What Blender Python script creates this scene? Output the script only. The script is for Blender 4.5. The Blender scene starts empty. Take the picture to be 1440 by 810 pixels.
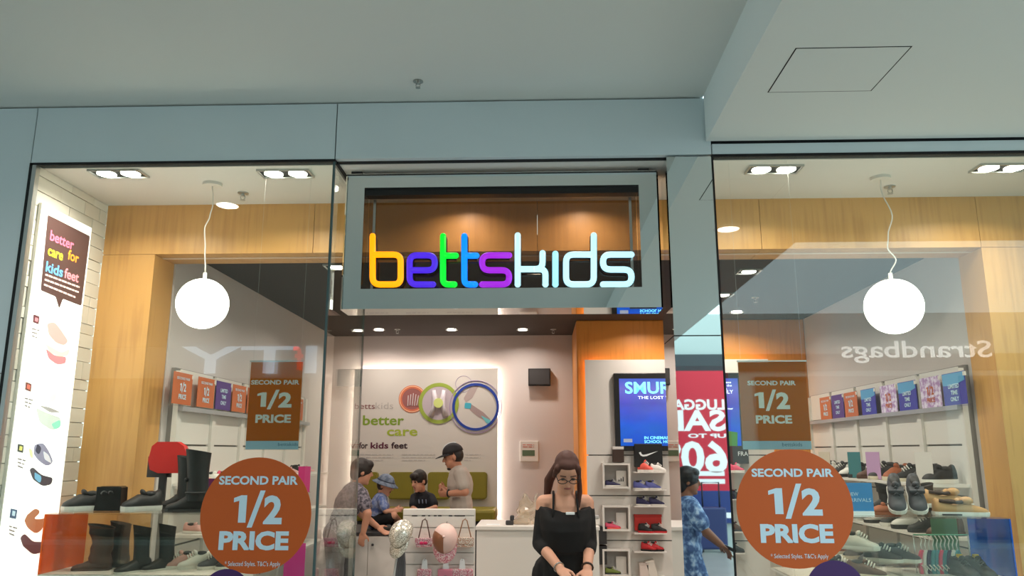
import bpy, bmesh, math, random
from mathutils import Vector, Matrix
random.seed(7)
scn = bpy.context.scene
COL = scn.collection
R = math.radians

# ---------------------------------------------------------------- camera
F_PX = 1094.0; PITCH = R(11.9); YAW = R(1.94); EYE = 1.62
cam_d = bpy.data.cameras.new('camera'); cam = bpy.data.objects.new('camera', cam_d); COL.objects.link(cam)
cam_d.sensor_width = 36; cam_d.lens = 36 * F_PX / 1440; cam_d.clip_start = .05
cam.location = (0, 0, EYE); cam.rotation_euler = (R(90) + PITCH, 0, YAW)
scn.camera = cam

# ---------------------------------------------------------------- daylight of the mall, exposure
world = bpy.data.worlds.new('world'); scn.world = world; world.use_nodes = True
bg = world.node_tree.nodes['Background']
bg.inputs[0].default_value = (.74, .95, 1.0, 1); bg.inputs[1].default_value = 3.0
scn.view_settings.view_transform = 'Standard'; scn.view_settings.look = 'None'
scn.view_settings.exposure = 0.0; scn.view_settings.gamma = 1.0
scn.view_settings.use_curve_mapping = False
scn.cycles.transparent_max_bounces = 32; scn.cycles.max_bounces = 10

# ---------------------------------------------------------------- sight lines of the photograph
def ray(u, v):
    x = (u - 720) / F_PX; y = (405 - v) / F_PX
    f = math.cos(PITCH) - y * math.sin(PITCH); z = y * math.cos(PITCH) + math.sin(PITCH)
    c, s = math.cos(YAW), math.sin(YAW)
    return Vector((x * c - f * s, x * s + f * c, z))
def P(u, v, Y):
    r = ray(u, v); t = Y / r.y; return Vector((r.x * t, Y, EYE + r.z * t))
def PX(u, v, X):
    r = ray(u, v); t = X / r.x; return Vector((X, r.y * t, EYE + r.z * t))
def PZ(u, v, Z):
    r = ray(u, v); t = (Z - EYE) / r.z; return Vector((r.x * t, r.y * t, Z))

# ---------------------------------------------------------------- materials
MATS = {}
def lin(c):
    return tuple(((k / 255) / 12.92 if k / 255 <= .04045 else ((k / 255 + .055) / 1.055) ** 2.4) for k in c)
def mat(name, rgb=(200, 200, 200), rough=.6, metal=0, emit=0, spec=.5, bump=0, bscale=40, var=0, vscale=6, coat=0):
    if name in MATS: return MATS[name]
    m = bpy.data.materials.new(name); m.use_nodes = True; nt = m.node_tree
    b = nt.nodes['Principled BSDF']; c = (*lin(rgb), 1)
    b.inputs['Base Color'].default_value = c; b.inputs['Roughness'].default_value = rough
    b.inputs['Metallic'].default_value = metal; b.inputs['Specular IOR Level'].default_value = spec
    b.inputs['Coat Weight'].default_value = coat
    if emit:
        b.inputs['Emission Color'].default_value = c; b.inputs['Emission Strength'].default_value = emit
    tc = nt.nodes.new('ShaderNodeTexCoord')
    if var:
        n = nt.nodes.new('ShaderNodeTexNoise'); n.inputs['Scale'].default_value = vscale; n.inputs['Detail'].default_value = 5
        nt.links.new(tc.outputs['Object'], n.inputs['Vector'])
        r = nt.nodes.new('ShaderNodeValToRGB')
        r.color_ramp.elements[0].position = .3; r.color_ramp.elements[1].position = .7
        r.color_ramp.elements[0].color = (*[k * (1 - var) for k in c[:3]], 1)
        r.color_ramp.elements[1].color = (*[min(1, k * (1 + var)) for k in c[:3]], 1)
        nt.links.new(n.outputs['Fac'], r.inputs['Fac']); nt.links.new(r.outputs['Color'], b.inputs['Base Color'])
        if emit: nt.links.new(r.outputs['Color'], b.inputs['Emission Color'])
    if bump:
        n2 = nt.nodes.new('ShaderNodeTexNoise'); n2.inputs['Scale'].default_value = bscale
        nt.links.new(tc.outputs['Object'], n2.inputs['Vector'])
        bp = nt.nodes.new('ShaderNodeBump'); bp.inputs['Strength'].default_value = bump; bp.inputs['Distance'].default_value = .01
        nt.links.new(n2.outputs['Fac'], bp.inputs['Height']); nt.links.new(bp.outputs['Normal'], b.inputs['Normal'])
    MATS[name] = m; return m
def glassy(name, tint=(255, 255, 255), ior=1.5, density=0, rough=0.0):
    """thin clear sheet: lets light straight through, mirrors by Fresnel; density gives a share of solid tint"""
    if name in MATS: return MATS[name]
    m = bpy.data.materials.new(name); m.use_nodes = True; nt = m.node_tree; nt.nodes.clear()
    out = nt.nodes.new('ShaderNodeOutputMaterial'); tr = nt.nodes.new('ShaderNodeBsdfTransparent')
    tr.inputs[0].default_value = (*lin(tint), 1); gl = nt.nodes.new('ShaderNodeBsdfGlossy')
    gl.inputs['Roughness'].default_value = rough; gl.inputs[0].default_value = (1, 1, 1, 1)
    fr = nt.nodes.new('ShaderNodeFresnel')
    ge = nt.nodes.new('ShaderNodeNewGeometry'); ma = nt.nodes.new('ShaderNodeMath'); ma.operation = 'MULTIPLY_ADD'   # both faces of the sheet meet air
    ma.inputs[1].default_value = 1 / ior - ior; ma.inputs[2].default_value = ior
    nt.links.new(ge.outputs['Backfacing'], ma.inputs[0]); nt.links.new(ma.outputs[0], fr.inputs[0])
    mx = nt.nodes.new('ShaderNodeMixShader')
    src = tr
    if density:
        df = nt.nodes.new('ShaderNodeBsdfDiffuse'); df.inputs[0].default_value = (*lin(tint), 1)
        m2 = nt.nodes.new('ShaderNodeMixShader'); m2.inputs[0].default_value = density
        nt.links.new(tr.outputs[0], m2.inputs[1]); nt.links.new(df.outputs[0], m2.inputs[2]); src = m2
    nt.links.new(fr.outputs[0], mx.inputs[0]); nt.links.new(src.outputs[0], mx.inputs[1]); nt.links.new(gl.outputs[0], mx.inputs[2])
    nt.links.new(mx.outputs[0], out.inputs[0]); MATS[name] = m; return m
def wood(name, rgb, dark=.90, vertical=True):
    if name in MATS: return MATS[name]
    m = mat(name, rgb, .38, spec=.4); nt = m.node_tree; b = nt.nodes['Principled BSDF']
    tc = nt.nodes.new('ShaderNodeTexCoord'); mp = nt.nodes.new('ShaderNodeMapping')
    mp.inputs['Scale'].default_value = (22, 22, 1.2) if vertical else (1.2, 22, 22)
    n = nt.nodes.new('ShaderNodeTexNoise'); n.inputs['Scale'].default_value = 1.6; n.inputs['Detail'].default_value = 6
    n3 = nt.nodes.new('ShaderNodeTexNoise'); n3.inputs['Scale'].default_value = 2.2
    ad = nt.nodes.new('ShaderNodeMath'); ad.operation = 'ADD'
    r = nt.nodes.new('ShaderNodeValToRGB'); c = lin(rgb)
    r.color_ramp.elements[0].color = (c[0] * dark, c[1] * dark * .95, c[2] * dark * .9, 1); r.color_ramp.elements[0].position = .75
    r.color_ramp.elements[1].color = (*[min(1, k * 1.08) for k in c], 1); r.color_ramp.elements[1].position = 1.25 / 1.0 if False else 1.0
    nt.links.new(tc.outputs['Object'], mp.inputs[0]); nt.links.new(mp.outputs[0], n.inputs['Vector'])
    nt.links.new(tc.outputs['Object'], n3.inputs['Vector'])
    nt.links.new(n.outputs['Fac'], ad.inputs[0]); nt.links.new(n3.outputs['Fac'], ad.inputs[1])
    nt.links.new(ad.outputs[0], r.inputs[0]); nt.links.new(r.outputs[0], b.inputs['Base Color'])
    return m
def paper(name, rgb, thru=.5):
    """printed sheet that also lets light glow through from behind"""
    if name in MATS: return MATS[name]
    m = bpy.data.materials.new(name); m.use_nodes = True; nt = m.node_tree; nt.nodes.clear()
    out = nt.nodes.new('ShaderNodeOutputMaterial'); d = nt.nodes.new('ShaderNodeBsdfDiffuse'); t = nt.nodes.new('ShaderNodeBsdfTranslucent'); x = nt.nodes.new('ShaderNodeMixShader')
    for k in (d, t): k.inputs[0].default_value = (*lin(rgb), 1)
    x.inputs[0].default_value = thru; nt.links.new(d.outputs[0], x.inputs[1]); nt.links.new(t.outputs[0], x.inputs[2]); nt.links.new(x.outputs[0], out.inputs[0])
    MATS[name] = m; return m
def pattern(name, c1, c2, scale=30, rough=.8, kind='noise', c3=None):
    if name in MATS: return MATS[name]
    m = mat(name, c1, rough); nt = m.node_tree; b = nt.nodes['Principled BSDF']
    tc = nt.nodes.new('ShaderNodeTexCoord')
    n = nt.nodes.new('ShaderNodeTexVoronoi' if kind == 'voronoi' else 'ShaderNodeTexNoise'); n.inputs['Scale'].default_value = scale
    nt.links.new(tc.outputs['Object'], n.inputs['Vector'])
    r = nt.nodes.new('ShaderNodeValToRGB'); r.color_ramp.elements[0].color = (*lin(c1), 1); r.color_ramp.elements[1].color = (*lin(c2), 1)
    r.color_ramp.elements[0].position = .42; r.color_ramp.elements[1].position = .58
    if c3:
        e = r.color_ramp.elements.new(.66); e.color = (*lin(c3), 1)
    nt.links.new(n.outputs['Color' if kind == 'voronoi' else 'Fac'], r.inputs[0]); nt.links.new(r.outputs[0], b.inputs['Base Color'])
    return m
def sparkle(name, rgb, c2):
    if name in MATS: return MATS[name]
    m = pattern(name, rgb, c2, 220, .25, 'voronoi'); m.node_tree.nodes['Principled BSDF'].inputs['Metallic'].default_value = .45
    return m

# ---------------------------------------------------------------- mesh building
def wm(o):
    m = o.matrix_basis.copy()
    return wm(o.parent) @ m if o.parent else m
class MB:
    def __init__(s): s.v = []; s.f = []; s.sm = []
    def add(s, vs, fs, smooth=False):
        n = len(s.v); s.v += [Vector(a) for a in vs]
        s.f += [tuple(n + i for i in f) for f in fs]; s.sm += [smooth] * len(fs); return s
    def box(s, a, b, bev=0):
        x0, y0, z0 = [min(a[i], b[i]) for i in range(3)]; x1, y1, z1 = [max(a[i], b[i]) for i in range(3)]
        if bev:
            t = bmesh.new(); bmesh.ops.create_cube(t, size=1)
            for q in t.verts: q.co = Vector(((x0 + x1) / 2 + q.co.x * (x1 - x0), (y0 + y1) / 2 + q.co.y * (y1 - y0), (z0 + z1) / 2 + q.co.z * (z1 - z0)))
            bmesh.ops.bevel(t, geom=t.edges[:], offset=bev, segments=2, affect='EDGES', profile=.5)
            t.verts.index_update(); s.add([q.co.copy() for q in t.verts], [[q.index for q in f.verts] for f in t.faces]); t.free(); return s
        return s.add([(x0, y0, z0), (x1, y0, z0), (x1, y1, z0), (x0, y1, z0), (x0, y0, z1), (x1, y0, z1), (x1, y1, z1), (x0, y1, z1)],
                     [(0, 3, 2, 1), (4, 5, 6, 7), (0, 1, 5, 4), (1, 2, 6, 5), (2, 3, 7, 6), (3, 0, 4, 7)])
    def rings(s, rings, smooth=True, caps=True):
        n = len(rings[0]); vs = [p for r in rings for p in r]; fs = []
        for i in range(len(rings) - 1):
            for j in range(n):
                k = (j + 1) % n; fs.append((i * n + j, i * n + k, (i + 1) * n + k, (i + 1) * n + j))
        if caps: fs += [tuple(reversed(range(n))), tuple(range((len(rings) - 1) * n, len(rings) * n))]
        return s.add(vs, fs, smooth)
    def tube(s, pts, r, seg=8, cap=True):
        pts = [Vector(p) for p in pts]; rr = r if isinstance(r, (list, tuple)) else [r] * len(pts); out = []; up = None
        for i, p in enumerate(pts):
            d = (pts[min(i + 1, len(pts) - 1)] - pts[max(i - 1, 0)]).normalized()
            if up is None or abs(d.dot(up)) > .98: up = Vector((0, 0, 1)) if abs(d.z) < .9 else Vector((1, 0, 0))
            a = d.cross(up).normalized(); b = a.cross(d).normalized(); up = b
            out.append([p + (a * math.cos(t) + b * math.sin(t)) * rr[i] for t in [2 * math.pi * k / seg for k in range(seg)]])
        return s.rings(out, True, cap)
    def capsule(s, p0, r0, p1, r1, seg=10):
        p0, p1 = Vector(p0), Vector(p1); d = (p1 - p0); L = d.length; d = d / max(L, 1e-6)
        pts = []; rr = []
        for k in (-.96, -.7, -.35): pts.append(p0 + d * r0 * k); rr.append(r0 * math.sqrt(1 - k * k))
        pts += [p0, p1]; rr += [r0, r1]
        for k in (.35, .7, .96): pts.append(p1 + d * r1 * k); rr.append(r1 * math.sqrt(1 - k * k))
        a = d.cross(Vector((0, 0, 1)) if abs(d.z) < .9 else Vector((1, 0, 0))).normalized(); b = a.cross(d)
        return s.rings([[p + (a * math.cos(t) + b * math.sin(t)) * r for t in [2 * math.pi * k / seg for k in range(seg)]] for p, r in zip(pts, rr)])
    def ell(s, c, rad, M=None, seg=14, rng=8, lo=-1, hi=1):
        c = Vector(c); M = M or Matrix.Identity(3); out = []
        for i in range(rng + 1):
            z = math.sin((lo + (hi - lo) * i / rng) * math.pi / 2); q = math.sqrt(max(1e-5, 1 - z * z))
            out.append([c + M @ Vector((rad[0] * q * math.cos(t), rad[1] * q * math.sin(t), rad[2] * z)) for t in [2 * math.pi * k / seg for k in range(seg)]])
        return s.rings(out)
    def cyl(s, a, b, r, seg=24, r2=None):
        a, b = Vector(a), Vector(b); d = (b - a).normalized(); x = d.cross(Vector((0, 0, 1)) if abs(d.z) < .9 else Vector((1, 0, 0))).normalized(); y = x.cross(d)
        r2 = r if r2 is None else r2
        return s.rings([[p + (x * math.cos(t) + y * math.sin(t)) * q for t in [2 * math.pi * k / seg for k in range(seg)]] for p, q in ((a, r), (b, r2))], False)
    def prism(s, poly, y0, y1):
        """poly in x,z ; extruded along y"""
        n = len(poly)
        return s.add([(p[0], y0, p[1]) for p in poly] + [(p[0], y1, p[1]) for p in poly],
                     [tuple(range(n)), tuple(reversed(range(n, 2 * n)))] + [((i + 1) % n, i, n + i, n + (i + 1) % n) for i in range(n)])
    def ring(s, cx, cz, r0, r1, y0, y1, seg=40, a0=0, a1=360):
        full = abs(a1 - a0) >= 360; n = seg if full else seg + 1; an = [R(a0 + (a1 - a0) * k / seg) for k in range(n)]
        vs = []
        for a in an:
            c, q = math.cos(a), math.sin(a); vs += [(cx + r0 * c, y0, cz + r0 * q), (cx + r1 * c, y0, cz + r1 * q), (cx + r1 * c, y1, cz + r1 * q), (cx + r0 * c, y1, cz + r0 * q)]
        fs = []
        for i in range(seg):
            j = (i + 1) % n
            for k in range(4): fs.append((4 * i + k, 4 * i + (k + 1) % 4, 4 * j + (k + 1) % 4, 4 * j + k))
        if not full: fs += [(3, 2, 1, 0), (4 * n - 4, 4 * n - 3, 4 * n - 2, 4 * n - 1)]
        return s.add(vs, fs)
    def disc(s, cx, cz, rx, rz, y0, y1, seg=40):
        return s.prism([(cx + rx * math.cos(2 * math.pi * k / seg), cz + rz * math.sin(2 * math.pi * k / seg)) for k in range(seg)], y0, y1)
    def mesh(s, name, M=None):
        me = bpy.data.meshes.new(name); inv = M.inverted() if M else None
        me.from_pydata([tuple(inv @ p) if inv else tuple(p) for p in s.v], [], s.f)
        if s.sm: me.polygons.foreach_set('use_smooth', s.sm)
        bm = bmesh.new(); bm.from_mesh(me); bmesh.ops.recalc_face_normals(bm, faces=bm.faces); bm.to_mesh(me); bm.free()
        return me
    def build(s, name, m, parent=None, local=False):
        """vertices are world coordinates unless local"""
        me = s.mesh(name, wm(parent) if (parent and not local) else None); me.materials.append(m)
        o = bpy.data.objects.new(name, me); COL.objects.link(o); o.parent = parent; return o
def tag(o, label, cat, group=None, kind=None):
    o['label'] = label; o['category'] = cat
    if group: o['group'] = group
    if kind: o['kind'] = kind
    return o
def thing(name, label, cat, loc=(0, 0, 0), rz=0, group=None, kind=None):
    o = bpy.data.objects.new(name, None); COL.objects.link(o); o.location = loc; o.rotation_euler = (0, 0, R(rz)); o.empty_display_size = .1
    return tag(o, label, cat, group, kind)
def struct(name, mb, m, label, cat):
    return tag(mb.build(name, m), label, cat, kind='structure')
def part(name, m, parent, local=True): # quick: returns function
    return lambda mb: mb.build(name, m, parent, local)
def copy_tree(o, parent=None, loc=None, rz=None, label=None, group=None):
    c = o.copy(); COL.objects.link(c); c.parent = parent
    if loc is not None: c.location = loc
    if rz is not None: c.rotation_euler = (0, 0, R(rz))
    if label: c['label'] = label
    if group: c['group'] = group
    for ch in list(o.children): copy_tree(ch, c)
    return c
def recolor(o, name, m):
    """give a copied thing's part its own material (own mesh data)"""
    for ch in [o] + list(o.children):
        if ch.type == 'MESH' and ch.name.split('.')[0] == name:
            ch.data = ch.data.copy(); ch.data.materials[0] = m
def fillet(pts, r, n=6):
    """2D polyline with rounded corners"""
    out = [Vector(pts[0])]
    for i in range(1, len(pts) - 1):
        a, b, c = Vector(pts[i - 1]), Vector(pts[i]), Vector(pts[i + 1])
        d0 = (a - b); d1 = (c - b); k = min(r, d0.length * .5, d1.length * .5)
        p0 = b + d0.normalized() * k; p1 = b + d1.normalized() * k
        for j in range(n + 1):
            t = j / n; out.append(p0 * (1 - t) ** 2 + b * 2 * t * (1 - t) + p1 * t * t)
    out.append(Vector(pts[-1])); return out
def rrect(x0, z0, x1, z1, r, n=5):
    out = []
    for cx, cz, a in ((x1 - r, z0 + r, -90), (x1 - r, z1 - r, 0), (x0 + r, z1 - r, 90), (x0 + r, z0 + r, 180)):
        for k in range(n + 1):
            t = R(a + 90 * k / n); out.append((cx + r * math.cos(t), cz + r * math.sin(t)))
    return out
# ---- lettering
_TX = {}
def text_verts(body, bold):
    key = (body, bold)
    if key not in _TX:
        cu = bpy.data.curves.new('t', 'FONT'); cu.body = body; cu.size = 1; cu.offset = bold; cu.resolution_u = 3
        ob = bpy.data.objects.new('t', cu); COL.objects.link(ob); dg = bpy.context.evaluated_depsgraph_get()
        me = bpy.data.meshes.new_from_object(ob.evaluated_get(dg))
        _TX[key] = ([v.co.copy() for v in me.vertices], [tuple(p.vertices) for p in me.polygons])
        if body == '1/2':                       # heavy figures with a flagged one and a long stroke
            v2, f2 = text_verts('2', bold); x2 = min(v.x for v in v2); h_ = max(v.y for v in v2); vs = []; fs = []
            for poly in ([(.15, 0), (.36, 0), (.36, h_), (.20, h_), (0, h_ * .9), (0, h_ * .74), (.15, h_ * .80)], [(.40, -.13), (.54, -.13), (.86, h_ + .13), (.72, h_ + .13)]):
                fs.append(tuple(range(len(vs), len(vs) + len(poly)))); vs += [Vector((a, b, 0)) for a, b in poly]
            n = len(vs); vs += [Vector((v.x - x2 + .84, v.y, 0)) for v in v2]; fs += [tuple(i + n for i in f) for f in f2]; _TX[key] = (vs, fs)
        bpy.data.meshes.remove(me); bpy.data.objects.remove(ob); bpy.data.curves.remove(cu)
    return _TX[key]
def txt(parent, body, x, z, cap, m, y=-.002, width=None, bold=0.02, align='L', name='lettering', slant=0):
    """flat letters in the parent's local x,z plane facing -y; x,z = baseline start (or centre); cap = height of a capital"""
    vs, fs = text_verts(body, bold)
    H = max(v.y for v in text_verts('H', bold)[0]); k = cap / H
    x0 = min(v.x for v in vs); x1 = max(v.x for v in vs); w = (x1 - x0) * k
    kx = k * (width / w) if width else k
    W = (x1 - x0) * kx; ox = x - (0 if align == 'L' else W / 2 if align == 'C' else W)
    b = MB(); b.add([(ox + (v.x - x0) * kx + slant * v.y * k, y, z + v.y * k) for v in vs], fs)
    me = b.mesh(name); me.materials.append(m); o = bpy.data.objects.new(name, me); COL.objects.link(o); o.parent = parent
    return o
def remesh(mb, name, voxel, it=4):
    me = mb.mesh('tmp'); ob = bpy.data.objects.new('tmp', me); COL.objects.link(ob)
    r = ob.modifiers.new('r', 'REMESH'); r.mode = 'VOXEL'; r.voxel_size = voxel; r.use_smooth_shade = True
    q = ob.modifiers.new('s', 'SMOOTH'); q.factor = .5; q.iterations = it
    dg = bpy.context.evaluated_depsgraph_get(); out = bpy.data.meshes.new_from_object(ob.evaluated_get(dg)); out.name = name
    bpy.data.objects.remove(ob); bpy.data.meshes.remove(me); return out
def soft(mb, name, m, parent, voxel=.008, it=4):
    """world-space blobs fused into one continuous skin"""
    me = remesh(mb, name, voxel, it); me.transform(wm(parent).inverted()); me.materials.clear(); me.materials.append(m)
    o = bpy.data.objects.new(name, me); COL.objects.link(o); o.parent = parent; return o

# ---------------------------------------------------------------- palette
PAINT = mat('mall_ceiling_paint', (211, 217, 214), .8, bump=.03, bscale=60)
PANEL = mat('fascia_panel', (204, 217, 220), .35, spec=.5, var=.03, vscale=1.5)
BLACKGAP = mat('black_gap', (12, 13, 14), .8)
ALU = mat('aluminium', (190, 192, 190), .35, metal=.8)
WHITE = mat('white_laminate', (220, 214, 206), .5)
WHITEP = mat('white_paint', (222, 217, 211), .8)
WARMWALL = mat('warm_white_wall', (204, 194, 189), .85, bump=.02)
DARKCEIL = mat('charcoal_ceiling', (54, 46, 41), .8)
STEEL = mat('mirror_steel', (230, 236, 236), .015, metal=1)
STEELB = mat('brushed_steel', (180, 180, 175), .25, metal=1)
GLASS = glassy('clear_glass', (250, 255, 252), 1.5)
GLASSEDGE = mat('glass_edge', (70, 92, 92), .2)
DARKGLASS = glassy('smoked_glass', (196, 190, 184), 1.5)
ACRYL = glassy('clear_acrylic', (248, 248, 245), 1.45)
ORANGEAC = glassy('orange_acrylic', (240, 120, 28), 1.45, .6)
BLUEAC = glassy('blue_acrylic', (6, 98, 215), 1.45, .75)
WOOD = wood('golden_veneer', (203, 153, 88))
WOODB = wood('amber_veneer', (214, 140, 62))
BLACK = mat('black_plastic', (16, 15, 15), .4)
LAMPW = mat('lamp_white', (255, 246, 230), .5, emit=14)
PRINTW = mat('print_white', (232, 236, 236), .6)
PRINTB = mat('print_pale_blue', (196, 222, 236), .6)
ORANGE = mat('print_orange', (190, 86, 24), .5)
PURPLE = mat('print_purple', (64, 32, 92), .5)
DKGREY = mat('dark_grey', (52, 50, 50), .6)
# ================================================================ THE SETTING
H = 3.187; ZL = 3.53; ZB = 3.265; G = 4.0; WY = 4.75; ZD = 2.975
XL = -2.79; XIL = -2.44; XIR = 2.765; YB = 9.16; YW = 8.1
FLOOR = mat('pale_floor_tile', (168, 164, 158), .25, var=.05, vscale=2)
struct('floor', MB().box((-14, -6.4, -.1), (14, 9.6, 0)), FLOOR, 'pale polished floor running from the mall into the shop', 'floor')
struct('ceiling', MB().box((-14, -6.2, ZL), (.915, G + .06, ZL + .12)), PAINT, 'smooth pale grey-green mall ceiling above the shopfront', 'ceiling')
struct('ceiling_bulkhead', MB().box((.915, 1.9, ZB), (8, G - .012, ZL + .12)).box((.915, -6.2, ZB), (2.07, 1.9, ZL + .12)), PAINT,
       'lower pale bulkhead ceiling over the right shop window', 'ceiling')
# access hatch let into the bulkhead
hp = [PZ(1082, 130, ZB), PZ(1222, 128, ZB), PZ(1284, 58, ZB), PZ(1112, 60, ZB)]
hx0, hx1, hy0, hy1 = hp[0].x - .01, hp[1].x + .01, 3.0, hp[0].y
hat = thing('access_hatch', 'square flush access hatch in the bulkhead ceiling', 'hatch', ((hx0 + hx1) / 2, (hy0 + hy1) / 2, ZB - .002))
MB().box((hx0, hy0, ZB - .0006), (hx1, hy1, ZB - .0001)).build('shadow_gap', BLACKGAP, hat)
MB().box((hx0 + .006, hy0 + .006, ZB - .0016), (hx1 - .006, hy1 - .006, ZB - .0005)).build('hatch_panel', PAINT, hat)

def sprinkler(p, label, m=STEELB, s=1):
    t = thing('fire_sprinkler', label, 'sprinkler', p, group='fire sprinklers')
    MB().cyl((0, 0, 0), (0, 0, -.006 * s), .033 * s).build('escutcheon', m, t, True)
    MB().cyl((0, 0, -.006 * s), (0, 0, -.022 * s), .01 * s, 12).tube([(-.012 * s, 0, -.02 * s), (-.014 * s, 0, -.035 * s), (0, 0, -.046 * s), (.014 * s, 0, -.035 * s), (.012 * s, 0, -.02 * s)], .0025 * s, 6).build('frame_arms', m, t, True)
    MB().cyl((0, 0, -.046 * s), (0, 0, -.049 * s), .016 * s, 12).build('deflector', m, t, True)
sprinkler(PZ(588, 114, ZL), 'small steel fire sprinkler on the mall ceiling', STEELB, .8)
sprinkler(PZ(342, 271, H), 'small fire sprinkler beside the left globe pendant', ALU)
sprinkler(PZ(1251, 262, H), 'small fire sprinkler beside the right globe pendant', ALU)
sprinkler(PZ(559, 463, ZD), 'fire sprinkler on the charcoal ceiling above the wall poster', ALU)
sprinkler(PZ(778, 463, ZD), 'fire sprinkler on the charcoal ceiling above the black speaker', ALU)
sprinkler(PZ(1062, 418, ZD), 'fire sprinkler on the charcoal ceiling right of mirror column', ALU)

# shopfront cladding
struct('wall_shopfront', MB().box((-8, G + .04, H + .004), (8, G + .075, ZL)).box((-8, G + .04, 0), (-2.83, G + .075, H + .004)), BLACKGAP, 'dark backing wall behind the shopfront cladding joints', 'wall')
zj = P(20, 525, G).z
for i, (x0, x1, z0, z1, lb) in enumerate([
    (-4.4, -2.818, zj + .003, ZL - .009, 'blue-grey cladding panel at the far left of the shopfront'),
    (-4.4, -2.818, 0, zj - .003, 'lower blue-grey pilaster cladding panel left of the window'),
    (-2.812, -1.112, H + .008, ZL - .009, 'blue-grey fascia panel above the left window'),
    (-1.106, .943, H + .008, ZL - .009, 'blue-grey fascia panel above the entrance sign'),
    (.949, 5.2, H + .008, ZB - .012, 'shallow blue-grey fascia strip above the right window')]):
    struct('trim_%d' % (i + 1), MB().box((x0, G, z0), (x1, G + .04, z1)), PANEL, lb, 'cladding panel')

# ceilings, walls and timber inside the shop
struct('ceiling_window', MB().box((XL - .1, G + .075, H), (4.4, WY + .3, H + .05)), WHITEP, 'white ceiling strip over the window displays', 'ceiling')
struct('ceiling_shop', MB().box((-2.6, 5.0, ZD), (3.0, YB + .1, ZD + .06)), DARKCEIL, 'dark charcoal ceiling inside the shop', 'ceiling')
wl = struct('wall_window_left', MB().box((XL - .1, G + .02, 0), (XL - .012, WY, H)), mat('grout', (150, 140, 128), .9), 'white split-tile wall beside the left window display', 'wall')
TILE = [mat('white_split_tile_%d' % k, c, .55, bump=.05, bscale=30) for k, c in enumerate([(226, 218, 206), (220, 211, 198), (230, 223, 212)])]
z = 1.0
while z < H - .01:
    h = random.choice([.062, .085, .085, .11]); h = min(h, H - z); y = G + .025
    while y < WY - .01:
        L = random.choice([.16, .24, .33]); L = min(L, WY - y)
        if WY - (y + L) < .05: L = WY - y
        MB().box((XL - .02, y + .0015, z + .0015), (XL + random.choice([0, .002, .004]), y + L - .0015, z + h - .0025)).build('tile', random.choice(TILE), wl)
        y += L
    z += h
struct('wall_left', MB().box((XIL - .12, WY + .28, 0), (XIL, YB + .1, ZD)), WARMWALL, 'warm white left wall inside the shop', 'wall')
struct('wall_right', MB().box((XIR, WY + .28, 0), (XIR + .12, YB + .1, ZD)), WARMWALL, 'warm white right wall inside the shop', 'wall')
struct('wall_back', MB().box((XIL - .1, YB, 0), (XIR + .1, YB + .1, ZD)), WARMWALL, 'warm white back wall behind the fitting bench', 'wall')
struct('wall_window_right', MB().box((4.3, G + .02, 0), (4.4, WY, H)), WHITEP, 'white end wall of the right window display', 'wall')
ww = thing('wall_timber', 'amber timber feature wall behind the screen', 'wall', (1.5, YW, 0), kind='structure')
x0 = .40
MB().box((x0, YW, 0), (XIR, YB, ZD), .012).build('wall_body', WOODB, ww)
# timber portal round the shop interior
zb = 2.858; xl = -2.448; xr = 2.742
po = thing('wall_portal', 'golden timber portal framing the shop interior', 'wall', (0, WY, 0), kind='structure')
jx = [XL, -1.43, .0, 1.40, xr, 4.4]
for a, b in zip(jx[:-1], jx[1:]):
    MB().box((a + .0015, WY, zb + .0015), (b - .0015, WY + .27, H)).build('header_board', WOOD, po)
for a, b in ((XL, xl), (xr, 4.4)):
    MB().box((a, WY, 0), (b, WY + .27, zb - .0015)).build('jamb_board', WOOD, po)
MB().box((xl, WY + .10, zb - .004), (xr, WY + .125, zb)).build('led_groove', mat('pale_groove', (230, 205, 180), .5), po)

# ---------------------------------------------------------------- glazing
w1 = thing('window_1', 'tall frameless shop window left of the entrance', 'window', (-1.94, G, 0), kind='structure')
MB().box((-2.775, G, .02), (-1.118, G + .008, H - .006)).build('pane', GLASS, w1)
MB().box((-1.118, G - .001, .02), (-1.106, G + .013, H - .006)).build('pane_edge', GLASSEDGE, w1)
MB().box((-2.81, G - .004, H - .008), (-1.106, G + .03, H + .006)).build('top_channel', BLACKGAP, w1)
MB().box((-2.818, G - .004, 0), (-2.799, G + .03, H + .006)).build('black_gasket', BLACKGAP, w1)
MB().box((-2.799, G - .006, 0), (-2.777, G + .03, H - .008)).build('metal_bead', ALU, w1)
w2 = thing('window_2', 'clear glass return panel on the left of the entrance', 'window', (-1.112, 4.4, 0), kind='structure')
MB().box((-1.118, G + .014, .02), (-1.106, 4.86, H - .01)).build('pane', GLASS, w2)
MB().box((-1.118, 4.86, .02), (-1.106, 4.864, H - .01)).build('pane_edge', GLASSEDGE, w2)
MB().box((-1.125, G + .03, H - .012), (-1.099, 4.7, H)).build('top_channel', BLACKGAP, w2)
w3 = thing('window_3', 'tall frameless shop window right of the mirror column', 'window', (2.6, G, 0), kind='structure')
MB().box((.955, G, .02), (4.3, G + .006, H - .006)).build('pane', GLASS, w3)
MB().box((.945, G - .004, H - .008), (4.3, G + .03, H + .006)).build('top_channel', BLACKGAP, w3)
MB().box((.943, G - .003, .02), (.951, G + .014, H - .006)).build('black_gasket', BLACKGAP, w3)
mc = thing('mirror_column', 'mirror-polished steel column right of the entrance', 'column', (.82, G, 0))
zc = P(975, 472, G).z
MB().box((.70, G, zc + .003), (.94, G + .33, H - .004)).build('upper_panel', STEEL, mc)
MB().box((.70, G, 0), (.94, G + .33, zc - .003)).build('lower_panel', STEEL, mc)
MB().box((.703, G + .003, zc - .004), (.937, G + .327, zc + .004)).build('joint', BLACKGAP, mc)

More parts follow.
